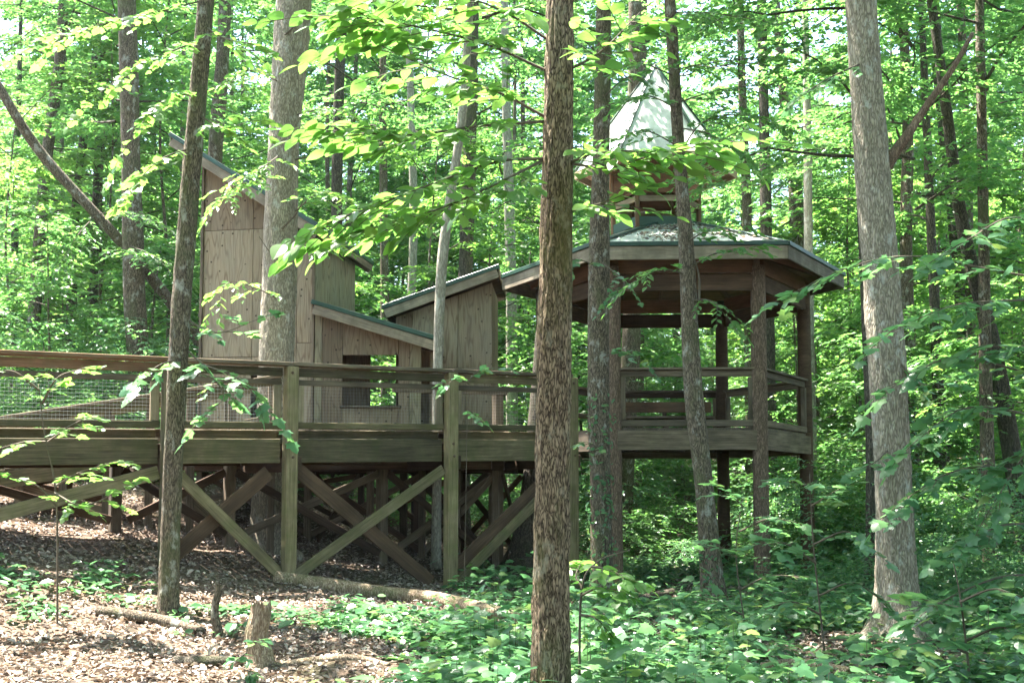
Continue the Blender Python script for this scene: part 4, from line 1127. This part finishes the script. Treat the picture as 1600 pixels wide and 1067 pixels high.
# ------------------------------------------------------------------ fallen wood
LOGLINES = []
def fallen(name, label, pts, w, mat, seed=0, lift=.8, cat='log'):
    g = [GP(x, y) for x, y in pts]
    r = [M(q, p.y) / 2 for q, p in zip(w, g)]
    LOGLINES.extend([(tuple(p0), tuple(p1)) for p0, p1 in zip(g[:-1], g[1:])])
    q = [p + Vector((0, 0, rr * lift)) for p, rr in zip(g, r)]
    c = resample(q, 40); z = np.array(q[0])
    rad = np.interp(np.linspace(0, len(r) - 1, 40), range(len(r)), r)
    v, f = tube(c - z, rad, 14, .13, (2.5, 2.5))
    # close the near end
    v = np.vstack([v, [[0, 0, 0]]]); k = len(v) - 1
    f = np.vstack([f, [[(j + 1) % 14, j, k, k] for j in range(14)]])
    return tag(link(name, np_mesh(name, v, quads_to_tris(f), [mat], smooth_=True), mw=Matrix.Translation(z)), label, cat)
fallen('fallen_log', 'long rotting log lying across the slope below the boardwalk', [(430, 912), (520, 925), (600, 938), (680, 945), (780, 972)], [20, 24, 24, 22, 24], ROTTEN)
fallen('fallen_log', 'mossy grey log lying left of the thin broken stub', [(150, 962), (215, 972), (260, 980), (318, 994)], [16, 18, 18, 12], B_MID)
fallen('fallen_log', 'short dark log lying left of the broken stump base', [(272, 1040), (310, 1044), (356, 1042)], [16, 18, 16], B_DARK)
fallen('fallen_branch', 'pale thin branch lying right of the broken stump', [(430, 1046), (500, 1038), (560, 1034), (608, 1044)], [9, 12, 12, 8], ROTTEN, cat='branch')
fallen('fallen_log', 'reddish brown log half buried at the lower right', [(1190, 1050), (1250, 1046), (1330, 1056)], [14, 16, 12], ROTTEN)
fallen('fallen_branch', 'dark broken branch lying behind the arching sunlit stem', [(1000, 945), (1060, 930), (1085, 905)], [14, 14, 8], B_DARK, cat='branch', lift=1.0)
def stump(label, px, py0, py1, w, mat, jag, seed):
    g = GP(px, py0); h = (P(px, py1, g.y).z - g.z); r = M(w, g.y) / 2
    rng = np.random.default_rng(seed)
    n, s = 22, 22
    path = np.array([[0.02 * math.sin(i * .4), 0, -.08 + (h + .08) * i / (n - 1)] for i in range(n)])
    rad = r * (1 + .55 * np.exp(-(path[:, 2]) / .12))
    v, f = tube(path, rad, s, .16, (2.6, 2.6), cap=False)
    sp = rng.random(s); top_ = v[(n - 1) * s:n * s]
    for i in range(n - 4, n):
        k = (i - n + 4) / 3.0
        v[i * s:(i + 1) * s, 2] += (sp - .6) * jag * h * (0.4 + 0.6 * k) * k
    inner = v[(n - 1) * s:n * s] * [.45, .45, 1] - [0, 0, .25 * h]
    b = len(v); v = np.vstack([v, inner, [[0, 0, h * .7]]])
    o = (n - 1) * s
    f = np.vstack([f, [[o + j, o + (j + 1) % s, b + (j + 1) % s, b + j] for j in range(s)], [[b + j, b + (j + 1) % s, b + s, b + s] for j in range(s)]])
    return tag(link('tree_stump', np_mesh('tree_stump', v, quads_to_tris(f), [mat]), mw=Matrix.Translation(g)), label, 'stump')
stump('pale splintered stump standing at the bottom left', 402, 1045, 945, 34, ROTTEN, .25, 4)
stump('thin dark broken stub left of the splintered stump', 337, 998, 912, 12, B_MID, .2, 5)

# ------------------------------------------------------------------ woods, undergrowth and ground cover (masses)
_src = {}
def source(key, geo, mats, name):
    """a mesh kept out of the scene that a mass repeats"""
    if key not in _src:
        V, F, R = geo
        me = np_mesh(name, V, F, mats, R if R is not None else np.zeros(len(F)))
        _src[key] = bpy.data.objects.new(name, me)
    return _src[key]

def mass(name, label, cat, spec):
    """spec: list of (source objects, x, y, z, rotation, scale); ONE object that scatters them with geometry nodes"""
    V = np.array([q[1:4] for q in spec], float)
    me = bpy.data.meshes.new(name); me.from_pydata([tuple(p) for p in V], [], [])
    srcs = []
    for q in spec:
        for o in q[0]:
            if o not in srcs: srcs.append(o)
    ng = bpy.data.node_groups.new(name + '_scatter', 'GeometryNodeTree')
    ng.interface.new_socket('Geometry', in_out='INPUT', socket_type='NodeSocketGeometry')
    ng.interface.new_socket('Geometry', in_out='OUTPUT', socket_type='NodeSocketGeometry')
    N, L = ng.nodes, ng.links
    gi = N.new('NodeGroupInput'); go = N.new('NodeGroupOutput'); jn = N.new('GeometryNodeJoinGeometry')
    L.new(jn.outputs[0], go.inputs[0])
    def attr(nm, typ):
        a = N.new('GeometryNodeInputNamedAttribute'); a.data_type = typ; a.inputs['Name'].default_value = nm
        return a.outputs['Attribute']
    ra = me.attributes.new('turn', 'FLOAT_VECTOR', 'POINT'); ra.data.foreach_set('vector', np.array([[0, 0, q[4]] for q in spec], np.float32).ravel())
    sa = me.attributes.new('size', 'FLOAT', 'POINT'); sa.data.foreach_set('value', np.array([q[5] for q in spec], np.float32))
    for i, so in enumerate(srcs):
        a = me.attributes.new('use_%d' % i, 'BOOLEAN', 'POINT'); a.data.foreach_set('value', np.array([so in q[0] for q in spec], bool))
        oi = N.new('GeometryNodeObjectInfo'); oi.inputs['Object'].default_value = so
        ip = N.new('GeometryNodeInstanceOnPoints')
        L.new(gi.outputs[0], ip.inputs['Points']); L.new(oi.outputs['Geometry'], ip.inputs['Instance'])
        L.new(attr('use_%d' % i, 'BOOLEAN'), ip.inputs['Selection'])
        L.new(attr('turn', 'FLOAT_VECTOR'), ip.inputs['Rotation']); L.new(attr('size', 'FLOAT'), ip.inputs['Scale'])
        L.new(ip.outputs[0], jn.inputs[0])
    ob = link(name, me, kind='stuff')
    md = ob.modifiers.new('scatter', 'NODES'); md.node_group = ng
    return tag(ob, label, cat)

rng = np.random.default_rng(77)
def kit(key, geo, limb, trunk_h=0, tr=.16, leafm=LEAF):
    r = [source(key + 'leaf', geo, [leafm], 'foliage')]
    if limb is not None: r.append(source(key + 'limb', (*limb, None), [B_DARK], 'limbs'))
    if trunk_h:
        tv, tf = tube(resample([Vector((0, 0, -.5)), Vector((.12, 0, trunk_h * .33)), Vector((0, .15, trunk_h * .66)), Vector((0, 0, trunk_h))], 14), np.linspace(tr, tr * .25, 14), 8, .05)
        r.append(source(key + 'trunk', (tv, quads_to_tris(tf), None), [B_MID], 'trunk'))
    return r
TALL, UNDER, BUSH = [], [], []
for i in range(5):
    g, l = crown(300 + i, [3.5, 5, 3, 6, 4][i], [17, 18, 16, 19, 17][i], [3.8, 4.2, 3.4, 4.4, 3.8][i], 28, 64, 0.165, 11, T_FAR, .08)
    TALL.append(kit('tall%d' % i, g, l, 17, .08 + .015 * i))
for i in range(5):
    g, l = crown(350 + i, [.5, .8, .6, 1.0, .4][i], [5, 7, 4, 8, 6][i], [1.8, 2.2, 1.6, 2.2, 2.0][i], 16, 32, 0.12, 11, T_FAR, .05)
    UNDER.append(kit('under%d' % i, g, l, [5, 7, 4, 8, 6][i], .04, LEAF_B if i % 2 else LEAF))
for i in range(5):
    r_ = np.random.default_rng(400 + i); n = 210; h = [1.2, 1.8, 2.6, 1.5, 3.4][i]; w = [1.1, 1.2, 1.4, 1.5, 1.5][i]
    zz = r_.uniform(.1, 1, n) * h; a = r_.uniform(0, 6.28, n); rr = w * r_.random(n) ** .6 * np.sqrt(np.clip(1.15 - zz / h, .1, 1))
    o_ = np.stack([rr * np.cos(a), rr * np.sin(a), zz], -1); d_ = np.stack([np.cos(a + r_.normal(0, .7, n)), np.sin(a + r_.normal(0, .7, n)), r_.normal(.05, .2, n)], -1)
    gm = leaves(*sprays(o_, d_, r_.uniform(.3, .6, n), 9, .095, r_), T_FAR, r_)
    BUSH.append([kit('bush%d' % i, gm, None, leafm=LEAF), kit('bushd%d' % i, gm, None, leafm=LEAF_D)])
def scatter(n, y0, y1, power, gap, kits, smin, smax, wide=.5):
    out, used, tries = [], [], 0
    while len(out) < n and tries < n * 40:
        tries += 1
        y = y0 + (y1 - y0) * rng.random() ** power; x = rng.uniform(-1, 1) * (wide * y + 6)
        if any((x - a) ** 2 + (y - b) ** 2 < (gap * (1 + y * .01)) ** 2 for a, b in used): continue
        if -7 < x < 5.5 and y < 34 and rng.random() < .8: continue
        used.append((x, y)); out.append((kits[rng.integers(0, len(kits))], x, y, float(gz(x, y)), rng.uniform(0, 6.28), rng.uniform(smin, smax)))
    return out
spec = scatter(140, 36, 110, 1.05, 2.4, TALL, .95, 1.4) + scatter(330, 27.5, 95, 1.5, 1.2, UNDER, .8, 1.6) + [(UNDER[i % 5], x, y, float(gz(x, y)), i * 1.3, 1.0 + .1 * (i % 4)) for i, (x, y) in enumerate([(-9.2, 22.5), (-11, 25), (-7.6, 24.6), (-9.8, 27.5), (-6.2, 26.5), (-3.6, 25.5), (-1.6, 24.4), (7.2, 22), (8.4, 24.5), (6.6, 27), (9.6, 21), (9.9, 26), (7.6, 18.6), (8.8, 17)])]
mass('far_wood', 'dense sunlit green wood rising behind the treehouse', 'woods', spec)
# the wood goes on round the clearing, out of the picture
spec = []
for i, (x, y) in enumerate([(-7.0, 9.0), (-9.5, 3), (-4, -3), (3, -4), (9, 2), (10.5, 8), (12.5, 14), (-18, 12), (-18, 5), (18, 6), (0, -11), (-10, -9), (11, -8), (-3, 4), (5, 4.5), (17, 27), (-20, 29), (7.5, 11)]):
    h = HIGH[i % 4]
    spec.append((kit('high%d' % (i % 4), h[2], h[3], 18, .2), x, y, float(gz(x, y)), rng.uniform(0, 6.28), rng.uniform(.9, 1.15)))
for i in range(120):
    a = rng.uniform(0, 6.28); d_ = rng.uniform(9, 32); x = d_ * math.sin(a); y = 6 - d_ * math.cos(a)
    if y > 0 and abs(x) < .52 * y + 7: continue
    if y < 3.5 and abs(x) < 3 and y > -4: continue
    spec.append(((TALL if i % 3 == 0 else UNDER)[i % 5], x, y, float(gz(x, y)), rng.uniform(0, 6.28), rng.uniform(.9, 1.3)))
mass('surrounding_wood', 'tall trees of the same wood closing the canopy round the clearing', 'woods', spec)
spec = []
for i in range(430):
    y = 20.5 + 42 * rng.random() ** 1.5; x = rng.uniform(-1, 1) * (.47 * y + 2)
    if y < 24 and -6.5 < x < 4.8: continue
    spec.append((BUSH[rng.integers(0, 5)][int(rng.random() < .4)], x, y, float(gz(x, y)) - .1, rng.uniform(0, 6.28), rng.uniform(.7, 1.3)))
for i in range(60):   # right hand slope
    y = rng.uniform(13.5, 24); x = rng.uniform(3.2, .47 * y + 1.5)
    if (x - 2.6) ** 2 + (y - 20) ** 2 < 10 or (x - 4.1) ** 2 + (y - 12.4) ** 2 < 3: continue
    spec.append((BUSH[[0, 1, 3, 2][i % 4]][1], x, y, float(gz(x, y)) - .1, rng.uniform(0, 6.28), rng.uniform(.45, .85)))
mass('undergrowth', 'leafy green undergrowth spreading between the trees behind the gazebo', 'undergrowth', spec)

# ground cover in the foreground
def clear(x, y, r_, share):
    """False where plants would hide a log or the foot of the big grey trunk"""
    ok = np.ones(len(x), bool)
    for p0, p1 in LOGLINES:
        t = np.clip(((x - p0[0]) * (p1[0] - p0[0]) + (y - p0[1]) * (p1[1] - p0[1])) / ((p1[0] - p0[0]) ** 2 + (p1[1] - p0[1]) ** 2 + 1e-6), 0, 1)
        dx = x - p0[0] - t * (p1[0] - p0[0]); dy = y - p0[1] - t * (p1[1] - p0[1])
        ok &= ~((np.abs(dx) < .25) & (dy > -.9) & (dy < .15) & (r_.random(len(x)) < share))
    ok &= ~(((x - 3.5) ** 2 / 1.4 + (y - 11.3) ** 2 / 1.6 < 1) & (r_.random(len(x)) < .85))
    return ok
def cover(n, seed):
    r_ = np.random.default_rng(seed)
    y = 7.2 + 17 * r_.random(n * 3) ** 1.1; x = r_.uniform(-1, 1, n * 3) * (.46 * y + .6)
    den = vnoise(np.stack([x * .55, y * .55, x * 0 + 3], -1)) * .6 + vnoise(np.stack([x * 1.7, y * 1.7, x * 0 + 8], -1)) * .4
    bias = 0.34 * smooth(-2.8, 1.8, x) - .05 - .22 * smooth(11.2, 9.0, y) * smooth(-1.2, -2.5, x) - .05 * smooth(-.5, -3, x) + .1 * (vnoise(np.stack([x * 3.5, y * 3.5, x * 0 + 2], -1)) - .5)
    under = (smooth(14.8, 16, y - .67 * (x + 3) * 1.0) * smooth(1.5, -.2, x))
    keep = den + bias - .5 * under > .58 + r_.uniform(-.12, .12, n * 3)
    keep &= clear(x, y, r_, .88)
    x, y = x[keep][:n], y[keep][:n]; m = len(x)
    k = 6; a = r_.uniform(0, 6.28, (m, 1)) + np.arange(k)[None] * 2.4 + r_.normal(0, .3, (m, k))
    hgt = r_.gamma(2.0, .03, (m, 1)) * (1 + 1.6 * smooth(0.5, 4, x))[:, None] * r_.uniform(.5, 1.1, (m, k)) + .02
    rad = r_.uniform(.02, .11, (m, k))
    pos = np.stack([x[:, None] + rad * np.cos(a), y[:, None] + rad * np.sin(a), gz(x, y)[:, None] + hgt], -1).reshape(-1, 3)
    dr = np.stack([np.cos(a), np.sin(a), r_.normal(-.1, .25, (m, k))], -1).reshape(-1, 3)
    nm = np.array([0, 0, 1.0]) + r_.normal(0, .35, (m * k, 3)) * [1, 1, .3]
    sz = (r_.gamma(6, .011, (m, k))).ravel() + .025
    V, F, R = leaves(pos, dr, nm, sz, T_RND, r_)
    return V, F, R
V, F, R = cover(10000, 5)
r_ = np.random.default_rng(21); m = 900
y = 8.0 + 11 * r_.random(m); x = r_.uniform(-.1, 1, m) * (.46 * y + .3) + r_.normal(0, .2, m)
kp = (vnoise(np.stack([x * .8, y * .8, x * 0 + 5], -1)) > .5) & ((x - 2.8) ** 2 + (y - 20.2) ** 2 > 7) & clear(x, y, r_, .95); x, y = x[kp], y[kp]; m = len(x)
k = 7; a = r_.uniform(0, 6.28, (m, 1)) + np.arange(k)[None] * 2.4 + r_.normal(0, .3, (m, k)); hh = (r_.gamma(3, .085, (m, 1)) + .06) * (.45 + .55 * np.arange(k)[None] / k) * r_.uniform(.85, 1.1, (m, k))
rad = r_.uniform(.03, .16, (m, k))
pos = np.stack([x[:, None] + rad * np.cos(a), y[:, None] + rad * np.sin(a), gz(x, y)[:, None] + hh], -1).reshape(-1, 3)
dr = np.stack([np.cos(a), np.sin(a), r_.normal(-.22, .2, (m, k))], -1).reshape(-1, 3)
V3, F3, R3_ = leaves(pos, dr, np.array([0, 0, 1.0]) + r_.normal(0, .33, (m * k, 3)) * [1, 1, .3], (r_.gamma(9, .0115, (m, 1)) * r_.uniform(.7, 1.2, (m, k)) + .03).ravel(), T_MAP, r_)
F = np.vstack([F, F3 + len(V)]); V = np.vstack([V, V3]); R = np.concatenate([R, R3_])
st = [tube(np.array([[q[0], q[1], float(gz(q[0], q[1])) - .02], [q[0] + .01, q[1], float(gz(q[0], q[1])) + h]]), [.004, .002], 3, cap=False) for q, h in zip(np.column_stack([x, y]), hh[:, -1])]
v_, f_ = tubes_join(st); tag(link('seedling_stems', np_mesh('seedling_stems', v_, quads_to_tris(f_), [TWIG]), kind='stuff'), 'thin stems of the low seedlings on the right hand slope', 'stems')
tag(link('ground_cover', np_mesh('ground_cover', V, F, [LEAF_D], R), kind='stuff'), 'low green seedlings and creepers covering the forest floor', 'ground cover')
r_ = np.random.default_rng(9); n = 110000
y = 7.0 + 18 * r_.random(n) ** 1.25; x = r_.uniform(-1, 1, n) * (.46 * y + .6)
pos = np.stack([x, y, gz(x, y) + r_.uniform(0.0, .045, n)], -1)
LD, LN, LZ = r_.normal(0, 1, (n, 3)) * [1, 1, .25], r_.normal(0, .36, (n, 3)) + [0, 0, 1], r_.gamma(5, .0068, n) + .015
h_ = n // 2
V1, F1, R1 = leaves(pos[:h_], LD[:h_], LN[:h_], LZ[:h_], (T_RND[0] * [1, .85, 1.6], T_MID[1]), r_)
V2, F2, R2 = leaves(pos[h_:], LD[h_:], LN[h_:], LZ[h_:] * 1.25, (T_MID[0] * [1, .8, 2.2], T_MID[1]), r_)
V, F, R = np.vstack([V1, V2]), np.vstack([F1, F2 + len(V1)]), np.concatenate([R1, R2])
tag(link('leaf_litter', np_mesh('leaf_litter', V, F, [LITTER], R), kind='stuff'), 'brown dead leaves strewn over the forest floor', 'leaf litter')
# twigs on the floor
n = 260; tb = []
for i in range(n):
    y = 7.5 + 10 * r_.random(); x = r_.uniform(-1, 1) * (.45 * y); a = r_.uniform(0, 3.14); l = r_.uniform(.15, .6)
    p = np.array([[x, y], [x + .5 * l * math.cos(a), y + .5 * l * math.sin(a)], [x + l * math.cos(a + .15), y + l * math.sin(a + .15)]])
    z = gz(p[:, 0], p[:, 1]) + [.03, .06, .03]
    tb.append(tube(np.column_stack([p, z]), [.007, .006, .003], 4))
v, f = tubes_join(tb)
tag(link('fallen_twigs', np_mesh('fallen_twigs', v, quads_to_tris(f), [TWIG]), kind='stuff'), 'small dead twigs scattered over the leaf litter', 'twigs')

# ------------------------------------------------------------------ summer haze under the trees
hz = bpy.data.materials.new('pale_haze'); hz.use_nodes = True
HN = hz.node_tree.nodes; HN.clear()
ho = HN.new('ShaderNodeOutputMaterial'); hv = HN.new('ShaderNodeVolumePrincipled')
hv.inputs['Color'].default_value = (0.9, 0.95, 1.0, 1); hv.inputs['Density'].default_value = HAZE; hv.inputs['Anisotropy'].default_value = 0.3
hz.node_tree.links.new(hv.outputs[0], ho.inputs['Volume'])
v, f = chamfer_box(340, 300, 50, 0.01)
o = link('haze', np_mesh('haze', v, f, [hz]), mw=Matrix.Translation((0, 80, 22.5)), kind='stuff')
tag(o, 'thin pale summer haze hanging among the trees', 'haze')
